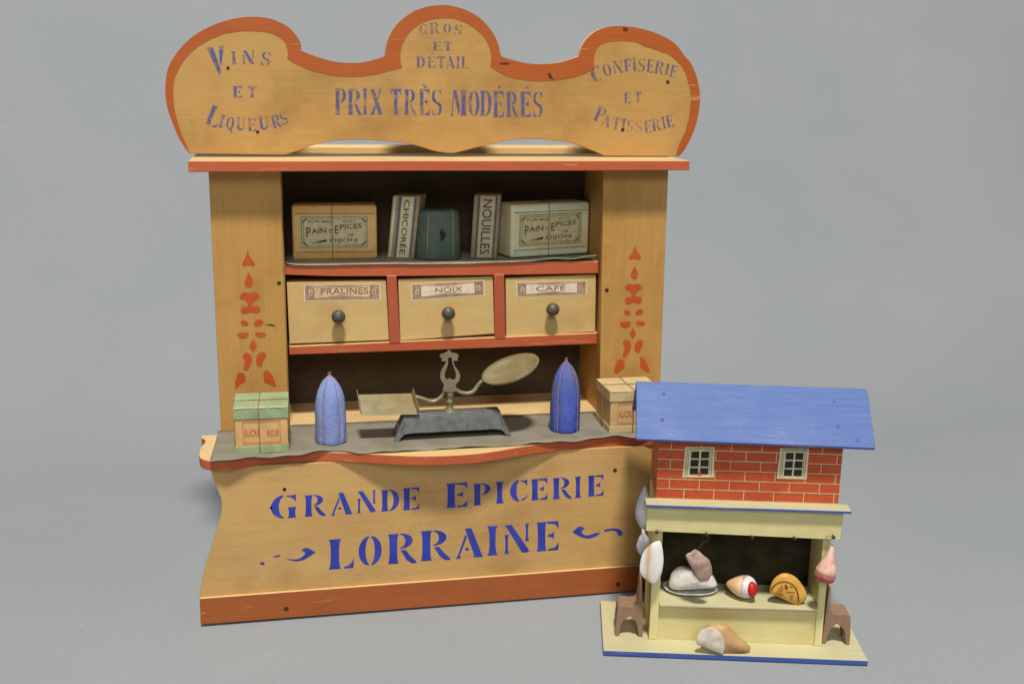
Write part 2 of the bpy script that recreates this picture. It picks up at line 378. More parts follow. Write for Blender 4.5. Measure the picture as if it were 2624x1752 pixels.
G = {
 'I': [stem(.2, .6, fl=.2)],
 'L': [stem(.06, .34, fl=.08), [(.6, .0), (.98, .0), (1, .32), (.9, .18), (.8, .09), (.6, .06)]],
 'E': [stem(.04, .34), ARMT, [(.5, .55), (.64, .56), (.78, .64), (.78, .40), (.64, .47), (.5, .48)], BOTR],
 'F': [stem(.04, .36), ARMT, [(.5, .55), (.64, .56), (.78, .64), (.78, .40), (.64, .47), (.5, .48)]],
 'T': [stem(.34, .32, 0, 1), [(0, 1), (.28, 1), (.28, .93), (.14, .88), (.03, .72)], [(.72, 1), (1, 1), (.97, .72), (.86, .88), (.72, .93)]],
 'P': [stem(.04, .34), cres(.46, .735, .54, .265, .32, -92, 92)],
 'R': [stem(.03, .28), cres(.42, .745, .46, .255, .27, -92, 92), [(.44, .43), (.62, .44), (.78, .24), (.98, .06), (1.02, -.03), (.84, -.02), (.66, .1), (.56, .26)]],
 'D': [stem(.03, .30), cres(.42, .5, .58, .5, .32, -88, 88)],
 'O': [cres(.5, .5, .5, .51, .30, 98, 262), cres(.5, .5, .5, .51, .30, -82, 82)],
 'Q': [cres(.5, .5, .5, .51, .28, 98, 262), cres(.5, .5, .5, .51, .28, -82, 82), [(.46, .14), (.62, .14), (.8, -.06), (1.0, -.12), (.86, -.2), (.66, -.12)]],
 'C': [cres(.56, .5, .56, .51, .36, 100, 262), TOPR, [(.62, .03), (.8, .06), (.96, .2), (.98, .29), (.84, .16), (.62, .08)]],
 'G': [cres(.54, .5, .54, .51, .30, 102, 262), [(-.06, .5), (.05, .6), (.05, .4)], TOPR, stem(.68, .24, -.0, .46, .05)],
 'A': [[(0, 0), (.2, 0), (.15, .1), (.3, .45), (.41, .72), (.37, .82), (.24, .52), (.07, .09)], [(.34, 1), (.58, 1), (.95, .1), (1, 0), (.66, 0), (.67, .09)], [(.34, .33), (.46, .35), (.49, .26), (.36, .25)]],
 'N': [stem(.02, .1, 0, .66, .05), [(-.02, 1), (.28, 1), (1, .08), (1, 0), (.72, 0), (.12, .86)], stem(.88, .09, .40, 1, .04)],
 'S': [cres(.46, .74, .44, .26, .26, 88, 240, 12), cres(.52, .27, .46, .27, .27, -92, 62, 12), [(.22, .52), (.1, .62), (.32, .62), (.74, .46), (.92, .36), (.72, .36)], [(.62, .97), (.9, 1), (.92, .74), (.8, .86)], [(.03, .28), (.14, .12), (.4, .04), (.36, .0), (.04, .0)]],
 'M': [[(0, 0), (.15, 0), (.12, .1), (.2, .78), (.15, .84), (.05, .1)], [(.12, 1), (.34, 1), (.6, .22), (.5, .02)], stem(.66, .26, fl=.06)],
 'X': [[(-.02, 1), (.3, 1), (1.02, 0), (.7, 0)], [(.7, 1), (.98, 1), (.64, .60), (.58, .67)], [(0, 0), (.3, 0), (.43, .34), (.36, .42)]],
 'V': [[(-.02, 1), (.34, 1), (.64, .06), (.58, -.02), (.46, -.02)], [(.7, 1), (1, 1), (.68, .28), (.6, .38)]],
 'U': [stem(.06, .26, .2, 1, .06), cres(.46, .24, .40, .25, .2, 185, 350, 10, .12), stem(.78, .12, .26, 1, .05)],
}
def letters(mb, items, plane, y, slope=0.0):
    """items: (char, x0, x1, baseline y, height[, rotation deg, shear]) in photo points; laid on the plane y"""
    for it in items:
        ch, x0, x1, yb, h = it[:5]; rot = it[5] if len(it) > 5 else 0; sh = it[6] if len(it) > 6 else 0
        w = x1-x0; a = math.radians(rot)
        rv = (w*math.cos(a), -w*math.sin(a)+slope*w); uv = (-h*math.sin(a)+sh*h, -h*math.cos(a))
        cx, cyy = x0+w/2-rv[0]/2, yb-rv[1]/2
        for poly in G[ch]:
            mb.flat([plane(cx+rv[0]*p+uv[0]*q, cyy+rv[1]*p+uv[1]*q, y) for p, q in poly])
def dot(mb, px, py, r, plane, y, n=10, sx=1, sy=1, m=0):
    mb.flat([plane(px+r*sx*math.cos(k*2*math.pi/n), py+r*sy*math.sin(k*2*math.pi/n), y) for k in range(n)], m)
def nailhead(parent, px, py, r, y, plane=Yp, name='nail', mat='nail'):
    c = plane(px, py, y); d = (plane(px+1, py, y)-c).length; rr = r*d
    nb = MB(); nrm = (ray(px, py)*-1).normalized() if False else Vector((0, -1, 0)) if plane is Yp else Vector((hs, -hc, 0))
    nb.revolve(c-nrm*.05, c+nrm*.05, [(0, rr), (.8, rr), (1, rr*.7)], 12)
    return nb.build(name, M[mat], parent, smooth_=False)

_txt = {}
def text_tris(s):
    """triangles of a word in the built-in font, normalised to a 1 x 1 box"""
    if s in _txt: return _txt[s]
    c = bpy.data.curves.new('t', 'FONT'); c.body = s; c.resolution_u = 3; c.offset = .007
    o = bpy.data.objects.new('t', c); COL.objects.link(o); dg = bpy.context.evaluated_depsgraph_get(); dg.update()
    me = o.evaluated_get(dg).to_mesh(); me.calc_loop_triangles()
    V = [v.co.copy() for v in me.vertices]; T = [tuple(t.vertices) for t in me.loop_triangles]
    x0, x1 = min(v.x for v in V), max(v.x for v in V); y0, y1 = min(v.y for v in V), max(v.y for v in V)
    V = [((v.x-x0)/(x1-x0), (v.y-y0)/(y1-y0)) for v in V]
    o.evaluated_get(dg).to_mesh_clear(); bpy.data.objects.remove(o); bpy.data.curves.remove(c)
    _txt[s] = (V, T); return _txt[s]
def put_text(mb, s, fn, m=0):
    V, T = text_tris(s); mb.add([fn(*v) for v in V], [list(t) for t in T], m)

# ================================================================== GROCERY SHOP
D = 6.67            # front plane of the uprights
YB = 13.6           # back of the cabinet
ZC = 13.2           # counter top
shop = thing('toy_grocery_shop', 'large ochre wooden toy grocery shop with orange scalloped header and blue stencilled writing', 'toy shop', (18, 7, 0))

# header board
YH = 9.0
outer = [(484,394,'c'),(459,356),(445,323),(431,286),(424,247),(424,213),(429,180),(442,152),(465,121),(495,93),(535,70),(574,55),(613,46),(647,43.5),(681,46),(711,55),(737,69),(756,87),(769,108),(772,121),(771,130,'c'),(793,139),(821,149),(855,158),(891,162),(928,160.5),(961,153),(986,144,'c'),(989,123.5),(996,98),(1010,71.6),(1033,47.7),(1061,29.5),(1094,18),(1131,13.5),(1164.5,17),(1198,28),(1229,46),(1251.5,69),(1268,92.6),(1278,118),(1282,137.5,'c'),(1288,146),(1313,154),(1347,162),(1383.5,165),(1417,163),(1448,157),(1483,145,'c'),(1488,126),(1498,107),(1514,89.6),(1538,75),(1570,68),(1602,68),(1634,72),(1674.5,83),(1715,101.6),(1738,121),(1755,144.5),(1771,163),(1784,193),(1792,227.5),(1794,254),(1791,286),(1784,318.6),(1771,353),(1755,383),(1741,401,'c')]
under = [(1731,401,'c'),(1549,400,'c'),(1527,389.6),(1500,379),(1473.6,369.5),(1447,364),(1420,361.5),(1395,358),(1361,357),(1319,359),(1277,365),(1235,375),(1192.6,386),(1170,391.5),(1162,393,'c'),(1136.5,391.5),(1108,386),(1066,373),(1024,366),(982,362),(940,359),(900,358.7),(863,360.6),(835,365),(801,373),(770,384.5),(737,395),(725.6,397,'c')]
inner = [(485,392,'c'),(476,368),(464.5,342),(453,306),(446,269),(444,238.6),(446,208),(455,185),(470,157),(493,132),(521,112),(554,95),(591,84),(624.5,80.5),(661,81),(692,85.6),(717,97),(731,112),(737,132),(736,151.6,'c'),(759,165.6),(793,179.6),(835,191),(877,196.5),(919,197),(961,191.7),(990,184.6),(1030,175,'c'),(1026,151.6),(1028,126),(1037,104),(1052,81),(1075,63),(1105.6,51),(1136.5,47),(1170,50.5),(1201,63),(1229,84),(1247,106.6),(1257,132),(1258.5,151.6),(1256.6,170,'c'),(1271,182),(1299,195),(1333,204),(1375,209),(1417,207.7),(1450,202.7),(1487,194),(1524.5,176.6,'c'),(1522,155),(1527,131),(1538,116),(1559,108),(1591,105.6),(1623.6,108),(1656,120),(1688,131),(1712,140),(1736,158),(1755,184.6),(1764,214),(1769.6,246),(1769.6,273),(1764,308),(1753.5,342.7),(1740,372),(1733,397,'c')]
so = smooth(outer, sub=3); su = smooth(under, sub=3); si = smooth(inner, sub=3)
pts = [Yp(p.x, p.y, YH) for p in so+su]
hb = MB(); nso = len(so)
hb.prism(pts, (0, .65, 0), 0, lambda i: 1 if i < nso else 0, 0)
header = hb.build('header_board', [M['header'], M['raw']], shop, bevel=.05)
bb = MB(); bb.flat([Yp(p.x, p.y, YH-.02) for p in so[1:-1]]+[Yp(p.x+.9*noise.noise(Vector((p.x*.11, p.y*.11, 1))), p.y+1.3*noise.noise(Vector((p.x*.13, p.y*.13, 5))), YH-.02) for p in reversed(si)])
bo = bb.build('painted_border', M['orange'], header); bo['label'] = 'orange painted band along the scalloped edge'
HT = YH-.02
def lettering(name, parent, mat, items, y, label, slope=0.0, extra=None):
    mb = MB(); letters(mb, items, Yp, y, slope)
    if extra: extra(mb)
    o = mb.build(name, M[mat], parent); o['label'] = label; return o
def acc(mb):
    mb.flat([Yp(*p, HT) for p in ((1081,217),(1087,217),(1094,225),(1088,224))]); mb.flat([Yp(*p, HT) for p in ((1274,226),(1280,220),(1285,222),(1280,226))])
    mb.flat([Yp(*p, HT) for p in ((1344,226),(1350,221),(1354,223),(1350,227))])
lettering('lettering', header, 'blue_old', [('P',859,887,294.7,68),('R',892.5,926,294,66),('I',930,941,293,66),('X',950,979.6,294,65),('T',1000,1028,293,65),('R',1037,1067,295,66),('E',1075,1101,295.5,67),('S',1106,1133,295.5,66),('M',1155,1197,296.5,66),('O',1200,1229,297,64),('D',1232,1260,297,64),('E',1265,1291,301,67),('R',1299,1327,300,64),('E',1334,1361,299.5,64),('S',1366,1391,299,63)], HT, 'blue stencilled words PRIX TRÈS MODÉRÉS', extra=acc)
lettering('lettering', header, 'blue_old', [('V',540,584,189,70,8),('I',594,606,165,33,4),('N',623,650,164,34,0),('S',667,691,167,33,-8),('E',598,620,250,29),('T',636,657,250,29),('L',524,555,323,52,-22),('I',558,570,327,34,-14),('Q',577,597,332,32,-10),('U',606,627,334,33,-3),('E',637,656,336,32,2),('U',667,691,332,35,8),('R',701,723,327,34,14),('S',724,741,318,31,20)], HT, 'worn blue stencilled words VINS ET LIQUEURS')
def acc2(mb): mb.flat([Yp(*p, HT) for p in ((1103,140),(1108,135),(1111,137),(1106,141))])
lettering('lettering', header, 'blue_pale', [('G',1076,1096,89,26,6),('R',1103,1127,86,29,3),('O',1136,1156,84,23,0),('S',1162,1183,89,25,-6),('E',1111,1131,130,23),('T',1138,1158,130,24),('D',1068,1089,173,29),('E',1097,1116,173.6,29),('T',1120,1141,174.5,30),('A',1143.5,1165,175,30),('I',1170,1178,176,31),('L',1183,1200,176,31)], HT, 'faded blue stencilled words GROS ET DÉTAIL', extra=acc2)
lettering('lettering', header, 'blue_pale', [('C',1520,1546,209,40,16),('O',1549,1570,195,33,14),('N',1575,1597,188,33,9),('F',1602,1620,184.6,33,5),('I',1622,1631,182,33,2),('S',1634,1652,183,33,-4),('E',1657,1674,186,34,-6),('R',1677,1699,190,34,-10),('I',1702,1711,193,30,-12),('E',1714,1731,198,31,-16),('E',1600,1617,265,28),('T',1626,1644,263,27),('P',1519,1543,312,40,-24),('A',1539,1561,325,31,-16),('T',1567,1586,332,32,-10),('I',1591,1601,336,32,-7),('S',1606,1622,337,29,-4),('S',1629,1645,339,30,0),('E',1653,1670,340,32,3),('R',1674,1695,335,32,8),('I',1700,1708,330,31,12),('E',1712,1729,325,31,14)], HT, 'faded blue stencilled words CONFISERIE ET PATISSERIE')
for x, y in ((584,174.6),(660,338),(1711,210.6),(1595.5,333)): nailhead(header, x, y, 4.4, YH)
smat = stencil('dark_scuff', lin(96, 56, 40), lin(70, 44, 34), .3, .55, .1, 9)
for pl in ([(1279,161),(1296,160),(1308,163),(1300,167),(1282,166)], [(1404,190),(1410,187),(1414,196),(1420,206),(1413,203),(1406,199)], [(1597,70),(1606,72),(1612,76),(1604,82),(1596,80)]):
    sc = MB(); sc.flat([Yp(*p, HT-.012) for p in pl]); sc.build('paint_scuff', smat, header)

# cornice
cl = [Yp(482,413,4.85), Yp(700,413,4.85), Yp(1045,412.5,4.85), Yp(1400,412.5,4.85), Yp(1767,412.5,4.85), Yp(1767,436.5,4.85), Yp(1400,438,4.85), Yp(1045,438,4.85), Yp(700,440,4.85), Yp(482,441.5,4.85)]
zct = cl[2].z
cb = MB(); cb.prism(cl, (0, 9.7, 0), 0, lambda i: 1 if i < 4 else (0 if i in (4, 9) else 2), 1)
cornice = cb.build('cornice_board', [M['red'], M['raw'], M['pillar']], shop, bevel=.05)
# low bare rail along the back of the cornice, seen through the header's scallops
zt = Yp(1045, 371, 14.2).z
rb = MB(); x0, x1 = cl[0].x+1, cl[4].x-1
arc = [Vector((x0, 13.9, zct+.004)), Vector((x0, 13.9, zct+.3))]+[Vector((x0, 14.25-.35*math.cos(a), zct+.3+(zt-zct-.3)*math.sin(a))) for a in (.4, .8, 1.2, 1.57)]+[Vector((x0, 14.5, zt)), Vector((x0, 14.5, zct+.004))]
rb.prism(arc, (x1-x0, 0, 0)); rb.build('back_rail', M['raw'], shop)

# uprights
def pillar(px, orn):
    q = [Yp(*p, D) for p in px]
    pb = MB(); pb.prism(q, (0, .7, 0)); p = pb.build('pillar', M['pillar'], shop, bevel=.06)
    ob = MB()
    for poly in orn: ob.flat([Yp(v.x, v.y, D-.02) for v in poly])
    o = ob.build('painted_ornament', M['orn'], p); o['label'] = 'orange stencilled column of drops and petals'
    return p
def ell(f, cx, cy, rx, ry, rot=0, bean=0):
    out = []
    for k in range(18):
        a = 2*math.pi*k/18; x, y = rx*math.cos(a), ry*math.sin(a)
        if bean: y += bean*ry*(1-(x/rx)**2)*(1 if y*bean < 0 else .25)
        c, s = math.cos(math.radians(rot)), math.sin(math.radians(rot)); out.append(Vector(f(cx+x*c-y*s, cy+x*s+y*c)))
    return out
sm = lambda f, L: smooth([(*f(*p[:2]), 'c') if len(p) > 2 else f(*p) for p in L], True, 3)
ornL = [sm(z6, [(435,75,1),(455,140),(505,205),(490,235),(440,226),(395,237),(382,210),(412,150)]), sm(z6, [(443,290,1),(470,350),(487,395),(470,430),(445,441),(415,427),(403,395),(425,345)]),
 sm(z6, [(355,545),(375,502),(410,487),(450,500),(490,487),(530,500),(552,535),(530,560),(495,580),(480,605),(490,622),(525,622),(555,645),(548,682),(515,692),(470,684),(440,686),(410,698),(375,690),(366,660),(385,635),(425,630),(437,605),(415,570),(380,558)]),
 ell(z6,405,788,40,26,15), ell(z6,540,787,47,33,-25), ell(z6,390,897,56,36,-4,.5), ell(z6,560,893,55,32,4,.5),
 sm(z6, [(487,940,1),(508,975),(523,1010),(505,1042),(490,1070,1),(470,1042),(450,1010),(470,975)]),
 sm(z8, [(480,190),(520,168),(555,190),(571,240),(555,290),(528,345),(485,340),(492,290),(498,245),(475,215)]), sm(z8, [(618,205),(650,168),(690,165),(712,195),(700,230),(680,258),(672,297),(645,316),(615,285),(610,240)]),
 sm(z8, [(440,370),(495,385),(500,420),(512,462,1),(460,480),(435,505),(420,532,1),(402,525),(400,480),(415,420)]), sm(z8, [(715,348),(752,368),(790,430),(810,505,1),(795,512),(755,490),(692,465,1),(690,430),(683,370)])]
ornR = [sm(zg, [(1973,830,1),(1988,885),(2020,930),(2008,957),(1968,950),(1928,957),(1918,935),(1950,890)]), sm(zg, [(1968,1010,1),(1985,1050),(1998,1085),(1985,1118),(1966,1125),(1942,1113),(1934,1080),(1952,1045)]),
 sm(z7, [(1838,288),(1850,260),(1885,247),(1920,257),(1960,247),(1990,258),(2002,285),(1985,303),(1955,322),(1940,345),(1948,366),(1985,368),(2001,392),(1990,425),(1955,432),(1920,419),(1890,436),(1855,438),(1840,405),(1860,375),(1895,372),(1903,348),(1888,320),(1858,305)]),
 ell(z7,1863,517,33,24,20), ell(z7,1975,515,40,25,-25), ell(z7,1845,620,52,37,-5,.5), ell(z7,1987,610,45,28,5,.5),
 sm(z7, [(1915,660,1),(1932,690),(1945,715),(1930,742),(1915,765,1),(1900,742),(1887,715),(1900,688)]),
 sm(z7, [(1818,800),(1850,772),(1885,785),(1900,830),(1885,880),(1852,935),(1818,930),(1830,880),(1838,840)]), sm(z7, [(1943,805),(1975,772),(2005,780),(2009,815),(1990,850),(1980,892),(1955,893),(1933,868),(1930,830)]),
 sm(z7, [(1800,950),(1832,970),(1836,1010),(1840,1036,1),(1800,1060),(1775,1085),(1740,1075),(1750,1020),(1770,970)]), sm(z7, [(1985,930),(2022,952),(2060,1020),(2071,1075),(2040,1072),(1990,1035),(1983,990)])]
zf = 1120
pL = pillar([(534,438),(718,438),(741,1100),(566.5,1108)], ornL)
pR = pillar([(1546.5,436),(1713,436),(1689,1062),(1535.5,1070)], ornR)
nailhead(pL, 715, 725, 5.2, D); nailhead(pR, 1555, 743, 5, D)
ck = MB(); ck.flat([Yp(*z6(*p), D-.02) for p in ((590,806),(640,796),(680,800),(712,818),(670,815),(640,806))]); ck.build('knot_crack', M['nail'], pL)
sb = MB(); sb.box(0.05, .65, D+.7, YB, ZC-.3, 33.3); sb.build('side_board', M['pillar'], shop)
sb = MB(); sb.box(35.3, 35.95, D+.7, YB, ZC-.3, 33.3); sb.build('side_board', M['pillar'], shop)
sb = MB(); sb.box(4.75, 5.32, D+.7, YB-.01, ZC+.02, 33.3); sb.build('inner_wall', M['pillar'], shop)
sb = MB(); sb.box(30.86, 31.4, D+.7, YB-.01, ZC+.02, 33.3); sb.build('inner_wall', M['pillar'], shop)
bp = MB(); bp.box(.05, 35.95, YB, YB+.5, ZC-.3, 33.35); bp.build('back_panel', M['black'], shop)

# shelf boards, dividers, drawers
def rail(px, y, name, mat='red', depth=None):
    rb_ = MB(); rb_.prism([Yp(*p, y) for p in px], (0, (depth or YB-.02-y), 0), 0, lambda i: 1 if i == 0 else 0, 0)
    return rb_.build(name, [M[mat], M['raw']], shop, bevel=.05)
rail([(727,680),(1536,670),(1536,700.5),(1290,705),(1000,708),(850,708),(727,704)], 8.07, 'shelf_board')
rail([(741,888),(1534,853),(1534,880.5),(1150,895),(741,909)], 8.07, 'shelf_board')
rail([(991,706),(1016,706),(1026,879),(998.5,880.5)], 8.02, 'divider', 'redv', 4.6)
rail([(1266,704),(1292,703),(1295.5,867),(1269,869)], 8.02, 'divider', 'redv', 4.6)
lab_bg = simple('brown_label_print', lin(146, 114, 86), lin(176, 144, 112), 260, rough=.7, c3=lin(122, 92, 68))
lab_wh = simple('cream_label_paper', lin(222, 206, 178), lin(212, 190, 156), 260, rough=.75, c3=lin(190, 160, 120), p3=(.6, .8))
lab_ol = simple('old_label_paper', lin(214, 186, 142), lin(200, 166, 122), 200, rough=.75, c3=lin(176, 140, 104), p3=(.5, .75), seed=4)
def drawer(quad, lab, word, wr, knob, white, bgalpha=0):
    y = 8.30
    q = [Yp(*p, y) for p in quad]
    db = MB(); db.prism(q, (0, 4.5, 0)); d = db.build('drawer', M['drawer'], shop, bevel=.05)
    lb = MB()
    def L(u, v, k):                                  # label box, u right, v up
        a, b_, c, e = [Vector(p) for p in lab]; top = a.lerp(b_, u); bot = e.lerp(c, u); p = bot.lerp(top, v)
        return Yp(p.x, p.y, y-.012*k)
    lb.flat([L(*p, 1) for p in ((0, 0), (1, .0), (1, 1), (0, 1))], 3)
    lb.flat([L(*p, 2) for p in ((.015, .06), (.985, .06), (.985, .94), (.015, .94))], 0)
    wav = lambda e: [(t, (.80+.06*math.sin(t*math.pi*3)+e) ) for t in [.13+.74*i/16 for i in range(17)]]+[(t, (.22-.06*math.sin(t*math.pi*3)-e)) for t in [.87-.74*i/16 for i in range(17)]]
    lb.flat([L(*p, 3) for p in wav(.05)], 3); lb.flat([L(*p, 4) for p in wav(.02)], 0); lb.flat([L(*p, 5) for p in [(u*.98+.01, v) for u, v in wav(-.03)]], 1)
    for uu in (.085, .915):
        for k, rr in ((3, .16), (4, .10)): lb.flat([L(uu+rr*.16*math.cos(a*math.pi/6), .5+rr*math.sin(a*math.pi/6), k) for a in range(12)], 3 if k == 3 else 2)
    u0_, u1_, v0, v1 = wr
    put_text(lb, word, lambda a, b_: L(u0_+(u1_-u0_)*a, v0+(v1-v0)*b_, 6), 2)
    o = lb.build('drawer_label', [lab_bg, white, M['ink2'], lab_wh], d); o['label'] = 'brown and cream paper label reading '+word
    kb = MB(); c = Yp(*knob, y); kx = c+Vector((-.0, -1.0, .0))
    kb.revolve(c, c+Vector((0, -1.25, 0)), [(0, .2), (.25, .2), (.32, .3), (.42, .46), (.55, .54), (.68, .55), (.82, .47), (.93, .3), (1, .08)], 24)
    kb.build('knob', M['knob'], d, smooth_=True)
    return d
M['ink2'] = simple('brown_label_ink', lin(112, 90, 72), lin(150, 126, 102), 420, rough=.8)
drawer([(734.5,724),(989,718.5),(997,871),(742,881)], [(778,729),(975,726),(975,768),(780,772.5)], 'PRALINES', (.22,.84,.38,.78), (866,806), lab_ol)
drawer([(1020,716.5),(1263,708.5),(1267,855),(1026,872.5)], [(1053,727),(1241,717),(1242,757),(1054,770)], 'NOIX', (.33,.70,.36,.68), (1145.5,798), lab_wh)
drawer([(1295.5,713),(1527.5,704),(1525,849.5),(1297.5,865)], [(1322.5,723),(1504,718),(1503,756),(1324.5,762)], 'CAFÉ', (.28,.70,.36,.78), (1411,788), lab_wh)

# counter
ctop = [(-1.38,5.9,'c'),(-1.38,5.3),(-1.12,4.9),(-1.05,4.2),(-1.25,3.2),(-1.32,1.8),(-1.15,.6),(-.6,-.1),(.3,-.38),(.9,-.37),(2.37,.14),(4.05,.62),(6.39,.62),(8.96,.16),(12,-.8),(14,-1.4),(16,-1.72),(18,-1.74),(20,-1.45),(22.9,-.55),(26.15,.2),(28.5,.45),(31,.5),(33.5,.1),(35.4,-.3),(36.6,-.1),(37.2,.6),(37.4,1.8),(37.3,3.2),(37.1,4.2),(37.2,4.9),(37.45,5.3),(37.45,5.9,'c')]
co = [Vector((p.x, p.y, ZC)) for p in smooth(ctop, sub=4)]
nco = len(co)
co += [Vector((35.98, 5.9, ZC)), Vector((35.98, YB, ZC)), Vector((.02, YB, ZC)), Vector((.02, 5.9, ZC))]
kb = MB(); kb.prism(co, (0, 0, -.75), 0, lambda i: 1 if i < nco else 0, 2)
kb.build('counter_top', [M['raw'], M['red'], M['panel']], shop, bevel=.06)

# front panel with plinth
prL = [(539,1203),(550,1237),(560,1262),(568,1285),(566.5,1316),(557,1351),(544,1394),(530,1441),(519,1484),(514,1508),(512,1535),(514,1604)]
pl3 = [Yp(p.x, p.y, .3) for p in smooth(prL, sub=3)]
zs_ = [(min(max(p.z, .02), ZC-.76), p.x) for p in pl3]
left = [Vector((x, .3, z)) for z, x in zs_]; left[0].z = ZC-.76; left[-1].z = .22
right = [Vector((36.0-(x-.0), .3, z)) for z, x in zs_]
for v, w in zip(right, left): v.z = w.z
fp = MB(); fp.prism(left[::-1]+right, (0, .6, 0)); panel = fp.build('front_panel', M['panel'], shop, bevel=.06)
PT = .28
def fl1(mb):
    for f, L in ((z3, [(700,973,1),(740,985),(790,985),(828,966),(846,940),(822,922),(838,908),(862,905),(885,916),(920,936,1),(880,962),(845,985),(800,998),(750,995)]), (z3, [(612,972,1),(640,958),(668,956),(660,966),(635,970)]), (z3, [(518,1012,1),(540,1006),(556,1018),(540,1028)])):
        mb.flat([Yp(v.x, v.y, PT) for v in sm(f, L)])
def fl2(mb):
    for f, L in ((z4, [(1168,732,1),(1195,705),(1222,688),(1262,700,1),(1238,728),(1256,752),(1295,755),(1345,738),(1378,740),(1345,765),(1285,781),(1235,768),(1195,748)]), (z4, [(1410,716),(1450,706),(1490,703),(1535,712),(1556,742),(1540,760),(1518,750),(1505,725),(1470,718),(1425,727)])):
        mb.flat([Yp(v.x, v.y, PT) for v in sm(f, L)])
lettering('lettering', panel, 'blue_new', [('G',694,762,1327,59),('R',782,834,1321,54),('A',848,903,1318,56),('N',917,962,1312,55),('D',978,1023,1308,54),('E',1033.6,1075,1305,56)], PT, 'blue stencilled word GRANDE', -.075)
lettering('lettering', panel, 'blue_new', [('E',1145,1198,1299,62),('P',1214,1257,1293,55),('I',1270,1291,1289,55),('C',1307,1353.5,1284,55),('E',1362,1403,1280,54),('R',1417.5,1464.6,1277,54),('I',1473,1489,1274.5,54),('E',1507,1547,1270,53)], PT, 'blue stencilled word EPICERIE', -.075)
lettering('lettering', panel, 'blue_new', [('L',843.6,907,1456,76),('O',919,978,1447,74),('R',996,1066,1442,76),('R',1080,1153,1434,76),('A',1168,1237.5,1428,75),('I',1249,1275,1422,75),('N',1294,1355,1416,73),('E',1376,1432,1410,74)], PT, 'large blue stencilled word LORRAINE', -.075)
for f_ in (fl1, fl2):
    mb = MB(); f_(mb); mb.build('flourish', M['blue_new'], panel)
for x, y in ((729,1253),(1576,1204)): nailhead(panel, x, y, 5, .3)
plb = MB(); xl = Yp(512, 1535, 0).x; zr_ = 2.35
plb.prism([Vector((xl-.02, 0, .20)), Vector((36.0-xl, 0, .16)), Vector((36.0-xl, 0, zr_)), Vector((20, 0, zr_)), Vector((xl-.02, 0, zr_))], (0, .297, 0), 0, lambda i: 1 if i in (2, 3) else 0)
plinth = plb.build('plinth', [M['plinth'], M['raw']], shop, bevel=.06)
for x, y in ((733.6,1558.6),(1584,1495.7)): nailhead(plinth, x, y, 6, 0)
sb = MB(); sb.box(.6, 1.2, .9, YB, .02, ZC-.76); sb.build('side_board', M['panel'], shop)
sb = MB(); sb.box(34.8, 35.4, .9, YB, .02, ZC-.76); sb.build('side_board', M['panel'], shop)
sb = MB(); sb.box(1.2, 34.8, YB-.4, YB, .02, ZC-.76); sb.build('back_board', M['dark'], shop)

# ------------------------------------------------------------------ paper liners
def sheet(front, back, zfn, mat, name, label, ny=10, thick=.035):
    n = len(front); b_ = MB()
    for j in range(ny+1):
        for i in range(n):
            p = front[i].lerp(back[i], j/ny); p = Vector((p.x, p.y, zfn(p.x, p.y, j/ny))); b_.v.append(p)
    for j in range(ny):
        for i in range(n-1): b_.f.append([j*n+i, j*n+i+1, (j+1)*n+i+1, (j+1)*n+i]); b_.m.append(0)
    o = b_.build(name, mat, origin=(front[0]+back[-1])/2, smooth_=True)
    s_ = o.modifiers.new('thickness', 'SOLIDIFY'); s_.thickness = thick*S; s_.offset = 1
    return tag(o, label, 'paper sheet')
zsh = Yp(1130, 675, 8.07).z
fe = smooth([(731,664+8),(763,678),(847,678),(929,676),(980,675),(1040,675),(1080,678),(1117,682),(1159,680),(1207,674),(1278,671),(1356,668),(1412,661),(1440,661),(1466,662),(1500,656),(1529,653)], sub=4)
fr_, bk_, zz = [], [], []
for k, p in enumerate(fe):
    q = Yp(p.x, p.y, 7.92); q.x = min(max(q.x, 5.38), 30.8); fr_.append(q); bk_.append(Vector((q.x, 12.9, zsh))); zz.append(q.z)
def zshelf(x, y, t):
    k = min(range(len(fr_)), key=lambda i: abs(fr_[i].x-x)); base = shelf_top(x)
    return max(base+.03, base+.03+(zz[k]-base-.03)*max(0, 1-t*3.2)**1.5 if zz[k] > base else base+.03+(zz[k]-base-.03)*max(0, 1-t*14))
def shelf_top(x): a, b_ = Yp(727,680,8.07), Yp(1536,670,8.07); return a.z+(b_.z-a.z)*(x-a.x)/(b_.x-a.x)
sheet(fr_, bk_, zshelf, M['liner'], 'paper_liner', 'wavy grey paper sheet lining the upper shelf under the packets', thick=.06)
fe = smooth([(537,1183),(577,1183),(653,1174),(730,1168),(781,1165),(832,1158),(870,1156),(919,1160.5),(985,1160),(1100,1152.5),(1230,1146),(1360,1139),(1421,1134),(1482,1129),(1533,1124),(1574,1121),(1631,1121),(1680,1117)], sub=4)
fr2 = [Zp(p.x, p.y, ZC+.06) for p in fe]; n2 = len(fr2)
bkl, bkr = Zp(566, 1096, ZC), Zp(1409, 1062, ZC)
bk2 = []
for i, p in enumerate(fr2):
    x = p.x+.25*(1-p.x/18) if p.x < 18 else p.x
    yb = 7.3 if 5.45 < x < 30.7 else D-.05
    bk2.append(Vector((x, yb, ZC)))
def zcount(x, y, t):
    w = max(0, 1-t*4); return ZC+.035+w*(.07+.07*math.sin(x*1.1)+.05*math.sin(x*2.7+1))+.012*math.sin(x*.9+y*1.3)
sheet(fr2, bk2, zcount, M['linerc'], 'paper_liner', 'worn grey paper sheet covering the curved counter under the scale')

